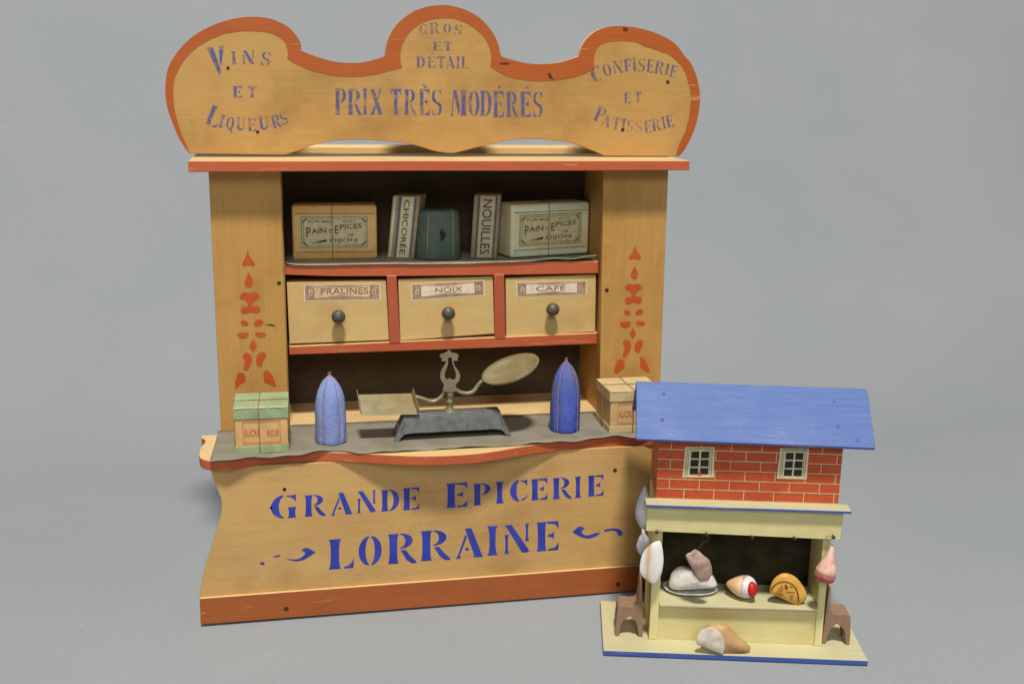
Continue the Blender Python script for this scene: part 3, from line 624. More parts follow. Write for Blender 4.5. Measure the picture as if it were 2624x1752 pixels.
# ------------------------------------------------------------------ packets on the upper shelf
class Box:
    """upright packet standing on z0; front lower corners traced, d deep, h high, top may lean sideways"""
    def __init__(s, l, r, z0, d, h, lean=0, leanr=None):
        s.l, s.r = Zp(*l, z0), Zp(*r, z0); s.u = (s.r-s.l); s.dv = Vector((-s.u.y, s.u.x, 0)).normalized()*d; s.h = h; s.z0 = z0; s.lean = lean
        s.c = s.l+s.u*.5+s.dv*.5; s.rot = math.atan2(s.u.y, s.u.x)
    def P(s, u, v, w, k=0):
        return s.l+s.u*u+s.dv*w-s.dv.normalized()*k+Vector((0, 0, s.h*v))+s.u.normalized()*(s.lean*v)
    def solid(s, mb, u0=0, u1=1, v0=0, v1=1, w0=0, w1=1, m=0): mb.box(u0, u1, w0, w1, v0, v1, m, lambda x, y, z: s.P(x, z, y))
    def face(s, mb, pts, k=.012, m=0): mb.flat([s.P(u, v, 0, k) for u, v in pts], m)
    def frame(s, mb, u0, u1, v0, v1, t, k, m):
        tu, tv = t/s.u.length, t/s.h
        for a, b_, c, e in ((u0, u1, v0, v0+tv), (u0, u1, v1-tv, v1), (u0, u0+tu, v0+tv, v1-tv), (u1-tu, u1, v0+tv, v1-tv)): s.face(mb, [(a, c), (b_, c), (b_, e), (a, e)], k, m)
    def text(s, mb, word, u0, u1, v0, v1, m, k=.03, slope=0):
        put_text(mb, word, lambda a, b_: s.P(u0+(u1-u0)*a, v0+(v1-v0)*b_+slope*a, 0, k), m)
def hgt(bx, px, py):     # height of a photo point on the packet's front plane
    n = bx.dv.normalized(); return on(px, py, n, n.dot(bx.l)).z-bx.z0
def wrap_string(bx, mb, u, r=.03, axis='v', w=None):
    e = .02
    if axis == 'v': pts = [(u, 0, -e), (u, .5, -e-.005), (u, 1+.01, -e), (u, 1+.012, .5), (u, 1.01, 1+e), (u, .5, 1+e), (u, 0, 1+e)]
    else: pts = [(-e, 0, w), (-e, 1.01, w), (.5, 1.014, w), (1+e, 1.01, w), (1+e, 0, w)]
    L = []
    for i in range(len(pts)-1):
        a, c = Vector(pts[i]), Vector(pts[i+1])
        for k in range(4): q = a.lerp(c, k/4); L.append(bx.P(q.x, q.y, q.z)+noise.noise_vector(Vector((q.x*9+u, q.y*7, q.z*5)))*.02)
    mb.tube(L, r, 0, 6)
    return mb
zi = shelf_top(18)+.07
def gingerbread(l, r, tl, body, bands, label, origin_seed):
    bx = Box(l, r, zi, 2.6, 1); bx.h = hgt(bx, *tl)
    root = thing('gingerbread_packet', label, 'packet', (bx.c.x, bx.c.y, zi), bx.rot, 'gingerbread packets on the upper shelf')
    mb = MB(); bx.solid(mb); mb.build('carton', body, root, bevel=.22, seg=4)
    lb = MB()
    bx.face(lb, [(.035, .03), (.965, .03), (.965, .125), (.035, .125)], .006, 2); bx.face(lb, [(.035, .86), (.965, .86), (.965, .955), (.035, .955)], .006, 2)
    bx.face(lb, [(.09, .20), (.90, .20), (.90, .82), (.09, .82)], .012, 0)
    bx.frame(lb, .105, .885, .225, .80, .045, .02, 1)
    for cu, cv, sx_, sy_ in ((.13, .265, 1, 1), (.13, .76, 1, -1), (.86, .265, -1, 1), (.86, .76, -1, -1)):
        lb.flat([bx.P(cu+sx_*a, cv+sy_*b_, 0, .03) for a, b_ in ((-.012, .06), (.04, -.012), (.052, -.004), (.0, .075))], 1)
    for v_ in (.135, .845): bx.face(lb, [(.03, v_), (.97, v_), (.97, v_+.012), (.03, v_+.012)], .008, 1)
    bx.frame(lb, .13, .86, .265, .76, .03, .024, 1)
    bx.text(lb, 'PUR MIEL', .19, .50, .685, .725, 1); bx.text(lb, 'EXTRA', .60, .74, .69, .725, 1)
    bx.text(lb, 'P', .165, .215, .42, .60, 1); bx.text(lb, 'AIN', .225, .40, .475, .575, 1, slope=.02); bx.text(lb, "D'", .43, .49, .50, .565, 1); bx.text(lb, 'E', .50, .545, .48, .63, 1); bx.text(lb, 'PICES', .56, .82, .555, .645, 1, slope=.03)
    bx.text(lb, 'DE', .66, .72, .43, .475, 1); bx.text(lb, 'DIJON', .44, .76, .30, .385, 1, slope=.015)
    lb.flat([bx.P(*p, 0, .026) for p in ((.2, .30), (.40, .33), (.40, .38))], 1)
    o = lb.build('paper_label', [M['glabel'], M['ink'], bands], root); o['label'] = 'printed label reading PAIN D\'EPICES DE DIJON'
    sg = MB(); wrap_string(bx, sg, .47); sg.build('string', M['string'], root, smooth_=True)
    return root
M['glabel'] = simple('greyed_label_paper', lin(214, 202, 156), lin(198, 184, 138), 220, rough=.8)
gt = simple('tan_carton', lin(232, 190, 122), lin(218, 172, 104), 90, rough=.6); gtb = simple('tan_carton_band', lin(224, 176, 104), lin(212, 162, 92), 120, rough=.6)
gg = simple('peach_and_green_carton', lin(222, 220, 180), lin(226, 202, 150), 35, rough=.6, p=(.42, .58)); ggb = simple('pale_green_band', lin(216, 224, 190), lin(202, 212, 176), 120, rough=.6)
gingerbread((751,666), (967,663.5), (744,527), gt, gtb, 'tan gingerbread packet tied with string, beside the left pillar', 1)
gingerbread((1309,662), (1508,649), (1298,526), gg, ggb, 'pale green banded gingerbread packet tied with string, beside the right pillar', 2)

def packet(l, r, tl, lean, d, kind):
    bx = Box(l, r, zi, d, 1, 0); bx.h = hgt(bx, *tl); bx.lean = lean
    if kind == 'CHICORÉE': root = thing('chicory_packet', 'narrow cream packet with blue stripes reading CHICORÉE, leaning on the shelf', 'packet', (bx.c.x, bx.c.y, zi), bx.rot)
    else: root = thing('noodle_packet', 'narrow pinkish grey packet reading NOUILLES, between green packet and green gingerbread', 'packet', (bx.c.x, bx.c.y, zi), bx.rot)
    body = simple('packet_paper_'+kind[:3].lower(), *((lin(176, 160, 122), lin(150, 134, 108)) if kind == 'CHICORÉE' else (lin(158, 138, 112), lin(140, 120, 100))), 140, rough=.7)
    mb = MB(); bx.solid(mb); mb.build('carton', body, root, bevel=.1, seg=3)
    lb = MB()
    strip = simple('strip_'+kind[:3].lower(), *((lin(226, 220, 178), lin(212, 204, 160)) if kind == 'CHICORÉE' else (lin(194, 180, 150), lin(178, 162, 134))), 140, rough=.7)
    blue = simple('line_'+kind[:3].lower(), lin(84, 104, 116) if kind == 'CHICORÉE' else lin(96, 86, 70), None, 140, rough=.7)
    a0, a1 = (.36, .80) if kind == 'CHICORÉE' else (.26, .80)
    bx.face(lb, [(a0, .02), (a1, .02), (a1, .98), (a0, .98)], .012, 0)
    for u in ((a0-.10, a0-.03), (a1+.03, a1+.09)): bx.face(lb, [(u[0], .02), (u[1], .02), (u[1], .98), (u[0], .98)], .014, 1)
    if kind == 'CHICORÉE': bx.face(lb, [(.06, .02), (.15, .02), (.15, .98), (.06, .98)], .014, 0)
    put_text(lb, kind, lambda a, b_: bx.P(a0+.09+(a1-a0-.18)*b_, .93-.86*a, 0, .03), 2)
    o = lb.build('paper_label', [strip, blue, M['ink']], root); o['label'] = 'vertical printed word '+kind
packet((991,661), (1060,664), (1000,500), .55, 2.2, 'CHICORÉE')
packet((1204.5,662), (1272,663.5), (1213,499), .3, 2.2, 'NOUILLES')

bx = Box((1068,666.5), (1183,665), zi, 2.6, 1); bx.h = hgt(bx, 1080, 541)
root = thing('wrapped_packet', 'dark green paper packet tied with two cream strings, in the middle of the shelf', 'packet', (bx.c.x, bx.c.y, zi), bx.rot)
mb = MB(); n_ = 9
sec = [(u, w) for u, w in ((.0, .25), (.06, .08), (.2, .0), (.5, -.03), (.8, .0), (.94, .08), (1, .25), (1, .85), (.9, 1), (.1, 1), (0, .85))]
lv = [(0, 1.0, .0), (.03, 1.01, 0), (.5, .98, .0), (.93, .93, .02), (.985, .89, .05), (1, .8, .12)]
for v, k, q in lv:
    for u, w in sec: mb.v.append(bx.P(.5+(u-.5)*k, v, .5+(w-.5)*k))
ns = len(sec)
for i in range(len(lv)-1):
    for k in range(ns): mb.f.append([i*ns+k, i*ns+(k+1) % ns, (i+1)*ns+(k+1) % ns, (i+1)*ns+k]); mb.m.append(0)
mb.f.append(list(range(ns))); mb.m.append(0); mb.f.append([(len(lv)-1)*ns+k for k in range(ns)]); mb.m.append(0)
mb.build('wrapper', simple('dark_green_paper', lin(92, 106, 90), lin(74, 90, 78), 60, rough=.5, c3=lin(34, 46, 42), p3=(.62, .7)), root, smooth_=True)
for u0_, u1_ in ((.27, .235), (.80, .805)):
    sg = MB(); sg.tube([bx.P(.5+(u1_-.5)*1.0, .0, -.02), bx.P(u1_, .5, -.03), bx.P(u0_, .95, -.0), bx.P(u0_, 1.0, .12), bx.P(u0_, 1.0, .6)], .03, 0, 6); sg.build('string', simple('cream_string', lin(190, 180, 130), lin(160, 150, 108), 900, rough=.9), root, smooth_=True)
pz = MB(); pz.flat([bx.P(.56+.06*math.cos(a)*(1+.5*math.sin(3*a+1)), .50+.12*math.sin(a)*(1+.35*math.sin(5*a)), -.045) for a in [k*math.pi/8 for k in range(16)]]); pz.build('torn_patch', simple('torn_dark', lin(34, 38, 36), None, 100), root)

# ------------------------------------------------------------------ sugar boxes on the counter
zk = ZC+.07
def sugar_box(bx, label, cols, words):
    root = thing('sugar_box', label, 'box', (bx.c.x, bx.c.y, zk), bx.rot, 'sugar boxes at the two ends of the counter')
    lid, body, edge = cols
    mb = MB(); bx.solid(mb, 0, 1, 0, .16, m=0); mb.build('base_band', lid, root, bevel=.05)
    mb = MB(); bx.solid(mb, .012, .988, .161, .749, .012, .988); mb.build('carton', body, root, bevel=.04)
    mb = MB(); bx.solid(mb, -.012, 1.012, .75, 1.0, -.012, 1.012); l_ = mb.build('lid', lid, root, bevel=.06, seg=3)
    ch = MB()
    for u0_, u1_ in ((.02, .34), (.40, .60), (.66, .93)):
        ch.box(u0_, u1_, -.022, .012, .985, 1.004, 0, lambda x, y, z: bx.P(x, z+.004*math.sin(x*40), y))
    ch.build('chipped_edge', edge, l_)
    sl = MB(); sl.box(.0, 1.0, .47, .485, 1.0005, 1.003, 0, lambda x, y, z: bx.P(x, z, y)); sl.build('seam', M['string'], l_)
    lb = MB(); bx.frame(lb, .15, .85, .225, .70, .05, .0, 0)
    for wd_, u0_, u1_ in words: bx.text(lb, wd_, u0_, u1_, .38, .53, 0, .0)
    o = lb.build('printed_label', M['inkred'], root); o['label'] = 'red framed print reading SUCRE SCIÉ'
    sg = MB(); wrap_string(bx, sg, .46, .035); wrap_string(bx, sg, .5, .03, 'h', .48); sg.build('string', M['string'], root, smooth_=True)
    return root
green = simple('pale_green_paper', lin(152, 168, 126), lin(134, 150, 110), 70, rough=.7, c3=lin(184, 182, 140), p3=(.6, .75))
tanb = simple('orange_tan_paper', lin(210, 170, 114), lin(196, 154, 98), 70, rough=.7, c3=lin(196, 164, 110), p3=(.6, .75))
chip = simple('torn_cardboard', lin(226, 206, 156), lin(200, 176, 120), 200, rough=.8)
bx = Box((603,1164), (741,1157.6), zk, 3.9, 1); bx.h = hgt(bx, 592, 1046)
sugar_box(bx, 'sugar box with pale green lid and base, tied with string, in front of left pillar', (green, tanb, chip), (('SUCRE', .18, .46), ('SCIÉ', .60, .82)))
buff = simple('buff_paper', lin(198, 176, 130), lin(184, 158, 108), 70, rough=.7, c3=lin(186, 156, 106), p3=(.6, .75))
buff2 = simple('yellow_tan_paper', lin(206, 172, 116), lin(190, 154, 98), 70, rough=.7)
bx2 = Box((1561,1110.6), (1690,1104), zk, 3.9, 1); h2 = hgt(bx2, 1564, 1003); bx2.h = h2
sugar_box(bx2, 'buff and tan sugar box with chipped lid, partly behind the blue roof', (buff, buff2, chip), (('SUCRE', .18, .46), ('SCIÉ', .60, .82)))

# ------------------------------------------------------------------ sugar loaves
def loaf(px, py, wpx, hpx, cols, label, ns_, seed):
    c = Zp(px, py, zk); k = (Zp(px+1, py, zk)-c).length; r = wpx*k/2; c = c+Vector((0, r*.9, 0)); h = hpx*k*.95
    root = thing('sugar_loaf', label, 'sugar loaf', c, 0, 'blue paper sugar loaves on the counter')
    prof = [(0, .95), (.03, 1.0), (.08, 1.01), (.15, 1.02), (.25, 1.02), (.35, 1.02), (.5, 1.0), (.62, .95), (.72, .87), (.81, .74), (.88, .58), (.94, .39), (.975, .24), (1, .12)]
    mb = MB(); mb.revolve(c, c+Vector((0, 0, h)), [(t, q*r) for t, q in prof], 72, mod=lambda a, t: (1-.06*max(0, math.cos(ns_*(a-math.pi)+math.pi))**8*(1 if t < .97 else .3))*(1+.045*noise.noise(Vector((math.cos(a)*1.6, math.sin(a)*1.6, t*3+seed*3)))+.03*noise.noise(Vector((math.cos(a)*5, math.sin(a)*5, t*2+seed))))*(1+.018*math.cos(ns_*(a-math.pi))))
    t_ = NT('blue_sugar_paper'); n1 = t_.noise(60, (1, 1, .5), 5, .65, seed); n2_ = t_.noise(420, (1, 1, 1), 3, .6, seed+2); n3 = t_.noise(35, (1, 1, .4), 4, .6, seed+5)
    col = t_.mix(t_.ramp(n1, .36, .64), cols[0], cols[1]); col = t_.mix(t_.ramp(n2_, .55, .72, 0, .5), col, cols[2]); col = t_.mix(t_.ramp(n3, .5, .66, 0, .85), col, cols[3]); t_.bump(t_.math('ADD', n2_, t_.math('MULTIPLY', t_.noise(130, (1, 1, .6), 3, .5, seed+9), 2.5)), .6, .0009)
    mb.build('paper_wrapper', t_.done(col, .85, .12), root, smooth_=True)
    for j in range(ns_):
        a = math.pi+math.pi/ns_+j*2*math.pi/ns_; ax = Vector((0, 1, 0))
        e1 = Vector((0, 1, 0)); e2 = Vector((0, 0, 1)).cross(e1); sg = MB()
        L = [c+Vector((0, 0, h*t))+(e1*math.cos(a)+e2*math.sin(a))*(q*r*(.95 if t < .95 else .9)+.02) for t, q in prof]
        sg.tube([v+noise.noise_vector(v*2+Vector((j, 0, 0)))*.05 for v in smooth(L, sub=2)]+[c+Vector((0, 0, h*1.03))], .033, 0, 6); sg.build('string', M['twine2'], root, smooth_=True)
    kb_ = MB(); kb_.tube([c+Vector((-.12, 0, h*1.05)), c+Vector((.02, 0, h*1.02)), c+Vector((.03, .0, h*1.06)), c+Vector((.12, 0, h*1.055))], .05, 0, 6); kb_.build('knot', M['string'], root, smooth_=True)
M['twine2'] = simple('pinkish_twine', lin(168, 140, 132), lin(136, 112, 108), 1500, rough=.9)
loaf(850, 1142, 79, 186, (lin(126, 140, 192), lin(138, 150, 198), lin(152, 158, 190), lin(142, 138, 138)), 'pale blue paper sugar loaf tied with string, beside the green sugar box', 5, 1)
loaf(1455, 1111, 75, 190, (lin(66, 84, 172), lin(80, 98, 180), lin(112, 126, 182), lin(98, 102, 128)), 'deeper blue paper sugar loaf tied with string, beside the buff sugar box', 4, 4)

# ------------------------------------------------------------------ balance scale
fl_, frr = Zp(*zs(560,1188), zk), Zp(*zs(1880,1118), zk)
ux = (frr-fl_); wB = ux.length; ux.normalize(); vy = Vector((-ux.y, ux.x, 0)); B0 = fl_.copy()
def SP(u, w, z): return B0+ux*u+vy*w+Vector((0, 0, z))
mid = SP(wB*.5, 1.15, 0)
scale = thing('balance_scale', 'small toy balance scale with black iron base, brass lyre pointer and two tilted pans', 'scale', (mid.x, mid.y, zk), math.atan2(ux.y, ux.x))
iron = simple('black_iron', lin(112, 113, 110), lin(92, 93, 91), 160, rough=.34, spec=.5, metal=.15, c3=lin(112, 100, 78), p3=(.62, .75))
brass = simple('old_brass', lin(146, 138, 106), lin(124, 116, 86), 90, rough=.5, metal=.35, spec=.5, c3=lin(96, 84, 52), p3=(.6, .75))
brassb = simple('bright_brass', lin(156, 147, 114), lin(132, 122, 86), 45, rough=.45, metal=.4, spec=.5, c3=lin(140, 116, 66), p3=(.55, .75))
Hs, db_ = 1.9, 2.3
mb = MB()
fr_out = [(0, 0), (.42, 0), (.6, .28), (.85, .5), (1.3, .58), (wB-1.3, .58), (wB-.85, .5), (wB-.6, .28), (wB-.42, 0), (wB, 0), (wB-.18, .32), (wB-.45, .9), (wB-.85, 1.78), (.85, 1.78), (.45, .9), (.18, .32)]
for w0, w1, inset in ((0, .28, 0), (db_-.28, db_, 0)):
    mb.prism([SP(u, w0+.30*z/1.2*(1 if w0 < 1 else -1), z) for u, z in fr_out], vy*.28)
mb.prism([SP(u, .2, z) for u, z in ((.25, .1), (.5, .95), (.9, 1.7), (.9, 1.4), (.6, .4), (.5, .1))], vy*(db_-.4)); mb.prism([SP(wB-u, .2, z) for u, z in ((.25, .1), (.5, .95), (.9, 1.7), (.9, 1.4), (.6, .4), (.5, .1))], vy*(db_-.4))
mb.box(.80, wB-.80, .48, db_-.48, 1.78, 1.88, 0, SP)
mb.box(.90, wB-.90, .60, db_-.60, 1.881, 1.98, 0, SP)
mb.build('base', iron, scale, bevel=.07, seg=3)
ym = SP(wB*.5, 1.15, 0)
nS = vy; dS = nS.dot(ym)
def SV(x, y, k=0): p = zs(x, y); return on(*p, nS, dS+k)
cf = SV(1185, 800)
mb = MB(); zb = zk+1.98
mb.revolve(Vector((cf.x, cf.y, zb)), Vector((cf.x, cf.y, zb+.14)), [(0, .5), (1, .44)], 24); mb.revolve(Vector((cf.x, cf.y, zb+.14)), Vector((cf.x, cf.y, zb+.3)), [(0, .34), (1, .28)], 20)
ct = SV(1190, 560)
mb.revolve(Vector((cf.x, cf.y, zb+.3)), Vector((ct.x, ct.y, ct.z)), [(0, .2), (.18, .2), (.2, .27), (.3, .27), (.33, .2), (.5, .2), (.55, .3), (.8, .32), (1, .25)], 16)
mb.build('column', brass, scale, smooth_=False)
lo = sm(zs, [(1180,160,1),(1212,190),(1270,203),(1284,232),(1264,245,1),(1280,276,1),(1225,280,1),(1240,335),(1284,395),(1300,445),(1290,500),(1252,545),(1266,590),(1245,622),(1120,622),(1112,590),(1122,545),(1088,490),(1082,425),(1105,368),(1136,320),(1142,284,1),(1092,280,1),(1101,248,1),(1076,238),(1082,213),(1130,195),(1155,182)])
lh = sm(zs, [(1165,245,1),(1210,245,1),(1213,300),(1235,365),(1256,430),(1245,485),(1215,492),(1190,476),(1160,490),(1132,465),(1130,420),(1152,360),(1167,300)])
mb = MB(); mb.prism([on(v.x, v.y, nS, dS-.35) for v in lo], nS*.12, holes=[[on(v.x, v.y, nS, dS-.35) for v in lh]])
mb.build('lyre_pointer', brass, scale)
mb = MB()
for path in ([(1130,625),(1080,690),(1020,728),(960,728),(880,700),(800,676)], [(1250,590),(1300,628),(1380,642),(1450,618),(1500,550),(1545,498)]):
    c_ = [SV(v.x, v.y) for v in smooth(path, sub=4)]
    mb.tube(c_, [.13+.05*math.sin(math.pi*i/(len(c_)-1)) for i in range(len(c_))], 0, 8)
mb.build('beam', brass, scale, smooth_=True)
# left tray: a sheet with two turned-up ends
tq = [zs(205,882), zs(825,874), zs(752,640), zs(168,655)]
nt = Vector((.02, -.52, .86)).normalized(); pc = SV(500, 770); dt = nt.dot(pc)
T = [on(*p, nt, dt) for p in tq]
mb = MB()
ex = (T[1]-T[0]).normalized(); off = nt*-.06
mb.prism(T, off)
for a_, b_, s_ in ((0, 3, -1), (1, 2, 1)):
    o1 = nt*.55+ex*(.12*s_); mb.prism([T[a_]+ex*.01*s_, T[b_]+ex*.01*s_, T[b_]+o1, T[a_]+o1*.9], ex*(.05*s_))
mb.build('weight_tray', brassb, scale, bevel=.02)
# right dish
e1 = SV(1550, 492); e2 = SV(2170, 235); cd_ = (e1+e2)/2; lx = (e2-e1); rad = lx.length/2; lx.normalize()
nd = Vector((0, 0, 1))-lx*lx.z; nd.normalize(); nd = (nd-vy*.10).normalized()
mb = MB(); prof = [(-.5, .01), (-.5, .55), (-.44, .72), (-.25, .9), (0, 1.0), (.02, 1.0), (-.18, .88), (-.36, .7), (-.42, .52), (-.42, .01)]
mb.revolve(cd_, cd_+nd, [(t, q*rad) for t, q in prof], 48, upv=lx)
mb.build('weighing_dish', brassb, scale, smooth_=True)

# ================================================================== BUTCHER SHOP
bs = thing('toy_butcher_shop', 'small toy butcher stall with blue roof, red brick upper wall and cream counter', 'toy shop', HL(9.4, 4, 0), HA)
mb = MB(); mb.prism([HL(0, 0, .07), HL(18.87, 0, .07), HL(18.87, 0, .46), HL(0, 0, .46)], HL(0, 7.9, 0)-HL(0, 0, 0), 1, lambda i: 0 if i == 2 else 1, 1)
mb.build('base_board', [M['cream'], M['bluee']], bs, bevel=.05)
zb0 = .462
for a0, a1 in ((3.4, 4.03), (15.44, 15.98)):
    mb = MB(); mb.box(a0, a1, 1.87, 7.0, zb0, 11.15, 0, HL)
    mb.build('side_wall', M['creamz'], bs, bevel=.05)
mb = MB(); mb.box(4.032, 15.438, 5.3, 5.7, zb0, 11.1, 0, HL); mb.build('back_wall', M['shopdark'], bs)
mb = MB(); mb.box(4.032, 15.438, 2.02, 2.4, zb0, 3.29, 0, HL); mb.build('counter_front', M['creamd'], bs, bevel=.03)
mb = MB(); mb.prism([HL(4.032, 1.50, 3.30), HL(15.438, 1.50, 3.40), HL(15.438, 1.50, 3.58), HL(10, 1.50, 3.53), HL(4.032, 1.50, 3.5)], HL(0, 3.79, 0)-HL(0, 0, 0)); mb.build('counter_board', M['cream'], bs, bevel=.04)
ZK = 3.53
# fascia and ledge
mb = MB(); mb.prism([HL(2.80, 1.4, 11.2), HL(2.78, 1.4, 9.2), HL(16.50, 1.4, 9.02), HL(16.62, 1.4, 11.2)], HL(0, .44, 0)-HL(0, 0, 0))
fas = mb.build('fascia_board', M['creamd'], bs, bevel=.04)
mb = MB(); mb.prism([HL(2.66, .88, 11.203), HL(17.0, .88, 11.203), HL(17.0, .88, 11.42), HL(2.66, .88, 11.42)], HL(0, 1.32, 0)-HL(0, 0, 0), 1, lambda i: 0 if i == 2 else 1)
mb.build('ledge_board', [M['cream'], M['bluee']], bs, bevel=.05)
mb = MB(); mb.box(3.45, 16.36, 2.203, 7.2, 11.153, 11.42, 0, HL); mb.build('floor_board', M['cream'], bs)
# brick storey
mb = MB()
fz = [(3.45, 2.2), (16.36, 2.2), (16.36, 7.2), (3.45, 7.2)]
mb.add([HL(a, b_, 11.423) for a, b_ in fz]+[HL(a, b_, 16.6) for a, b_ in fz], [[0, 1, 5, 4], [1, 2, 6, 5], [2, 3, 7, 6], [3, 0, 4, 7]], [0, 1, 0, 1])
for a in (3.45, 16.36): mb.add([HL(a, 2.2, 16.6), HL(a, 7.2, 16.6), HL(a, 4.7, 18.75)], [[0, 1, 2]], [1])
mb.build('brick_storey', [M['brick'], M['bricks']], bs)
wfr = simple('window_print_cream', lin(214, 204, 164), lin(198, 186, 144), 180, rough=.6); wln = simple('window_print_line', lin(132, 122, 92), None, 100, rough=.6); wpn = simple('window_print_black', lin(34, 30, 28), lin(46, 40, 36), 200, rough=.5)
def window(q):
    Q = [HB(*zr(*p), 2.2) for p in q]       # tl tr br bl
    nf = Vector((hs, -hc, 0))
    def L(u, v, k): return Q[3].lerp(Q[2], u).lerp(Q[0].lerp(Q[1], u), v)+nf*k
    w = MB(); w.prism([L(0, 0, .03), L(1, 0, .03), L(1, 1, .03), L(0, 1, .03)], nf*-.028, 0)
    for i in (.07, .13):
        for a, b_, c, d_ in ((i, i+.022, i*.6, 1-i*.6), (1-i-.022, 1-i, i*.6, 1-i*.6)): w.flat([L(a, c, .036), L(b_, c, .036), L(b_, d_, .036), L(a, d_, .036)], 1)
        w.flat([L(i+.023, 1-i*.6-.02, .036), L(1-i-.023, 1-i*.6-.02, .036), L(1-i-.023, 1-i*.6, .036), L(i+.023, 1-i*.6, .036)], 1)
    o = w.build('window', [wfr, wln], bs)
    p = MB(); nu = [(.22, .49), (.55, .82)]; nv = [(.10, .31), (.36, .58), (.63, .85)]
    for a, b_ in nu:
        for c, d_ in nv: p.flat([L(a, c, .042), L(b_, c, .042), L(b_, d_, .042), L(a, d_, .042)])
    p.build('pane', wpn, o); return o
window([(540,705),(800,705),(790,975),(512,975)]); window([(1380,715),(1635,718),(1612,992),(1348,985)])
chp = MB(); chp.flat([HB(*zr(*p), 2.14) for p in ((645,955),(655,925),(672,925),(690,955),(665,960))]); chp.build('paper_chip', simple('red_paper_chip', lin(196, 66, 40)), bs)
# roof
E0, E1, R0, R1 = HL(1.77, 1.0, 16.21), HL(18.26, 1.0, 16.06), HL(1.87, 4.75, 19.36), HL(18.36, 4.75, 19.27)
nr = (E1-E0).cross(R0-E0).normalized()
mb = MB(); mb.prism([E0, E1, R1, R0], nr*-.28, 0, 1, 1); rf = mb.build('roof', [M['blue'], M['bluee']], bs, bevel=.05)
B0_, B1_ = HL(1.9, 8.5, 16.25), HL(18.3, 8.5, 16.1); gR0, gR1 = R0+Vector((0, 0, -.03))+(HL(0, .06, 0)-HL(0, 0, 0)), R1+Vector((0, 0, -.03))+(HL(0, .06, 0)-HL(0, 0, 0))
mb = MB(); nb_ = (gR1-gR0).cross(B0_-gR0).normalized(); nb_ = nb_ if nb_.z < 0 else -nb_
mb.prism([gR0, gR1, B1_, B0_], nb_*.28, 0, 1, 1); mb.build('roof', [M['blue'], M['bluee']], bs, bevel=.05)
for x, y in ((350,238),(335,468),(1855,310),(1888,530),(2062,645)):
    c = on(*zr(x, y), nr, nr.dot(E0)); k = MB(); k.revolve(c-nr*.04, c+nr*.05, [(0, .13), (.7, .13), (1, .08)], 10); k.build('nail', simple('blue_painted_nail', lin(76, 96, 142), lin(70, 82, 116), 500), rf)
# hooks on the fascia
nf = Vector((hs, -hc, 0))
for i, (x, y) in enumerate(((283,408),(722,428),(1125,455),(1500,463),(1842,450))):
    c = HB(*zm(x, y), 1.4); k = MB(); k.tube([c+nf*-.05, c+nf*.42, c+nf*.5+Vector((-.02, 0, .08))], .055, 0, 8); k.revolve(c+nf*.40, c+nf*.47, [(0, .13), (1, .11)], 10)
    k.build('hook', M['nail'], fas)

# ------------------------------------------------------------------ chairs
brown = wood('brown_chair_wood', lin(142, 114, 90), lin(112, 86, 66), 'z', rough=.6, grain=.35, blot=.5, seed=40)
def chair(a_foot, sgn, b0, label):
    """side-on wooden chair: back rest by the stall wall, seat pointing away from it"""
    root = thing('toy_chair', label, 'chair', HL(a_foot+.9*sgn, b0+.9, .46), HA, 'brown chairs beside the butcher stall')
    def Q(x, y, z): return HL(a_foot+x*sgn, b0+y, .462+z)
    dY = HL(0, 1.75, 0)-HL(0, 0, 0)
    seat = smooth([(.12,1.65),(.35,1.62),(1.0,1.62),(1.4,1.65),(1.78,1.75),(1.90,2.12),(1.76,2.34),(1.5,2.42),(1.0,2.38),(.66,2.42),(.48,2.56),(.36,2.75),(.12,2.4)], True, 3)
    mb = MB(); mb.prism([Q(p.x, 0, p.y) for p in seat], dY); mb.build('seat', brown, root, bevel=.06)
    bk = smooth([(.10,2.2),(.40,2.35),(.42,2.8),(.36,3.4),(.34,4.0),(.31,4.45),(.24,4.52),(.18,4.4),(.14,3.6),(.1,2.8)], True, 3)
    mb = MB(); mb.prism([Q(p.x, .08, p.y) for p in bk], dY*.91); mb.build('backrest', brown, root, bevel=.06)
    fl = [(1.0,1.75),(1.82,2.1),(1.92,1.6),(1.98,.9),(1.98,.08),(1.92,0),(1.78,.0),(1.72,.06),(1.60,.8),(1.48,1.22),(1.26,1.42)]; bl = [(.05,2.0),(.10,2.4),(.9,1.9),(.9,1.74),(.72,1.44),(.50,1.2),(.36,.7),(.24,.06),(.18,0),(.02,0),(-.05,.06),(.0,1.0)]
    for out in (fl, bl):
        for y in (-.012, 1.762-.42):
            mb = MB(); mb.prism([Q(p.x, y, p.y) for p in smooth(out, True, 2)], HL(0, .42, 0)-HL(0, 0, 0)); mb.build('leg', brown, root, bevel=.09)
    return root
chair(3.02-.1, -1, 2.2, 'brown wooden chair left of the butcher stall, nearer the grocery plinth')
chair(16.1, 1, 2.2, 'brown wooden chair right of the butcher stall, against the grey backdrop')

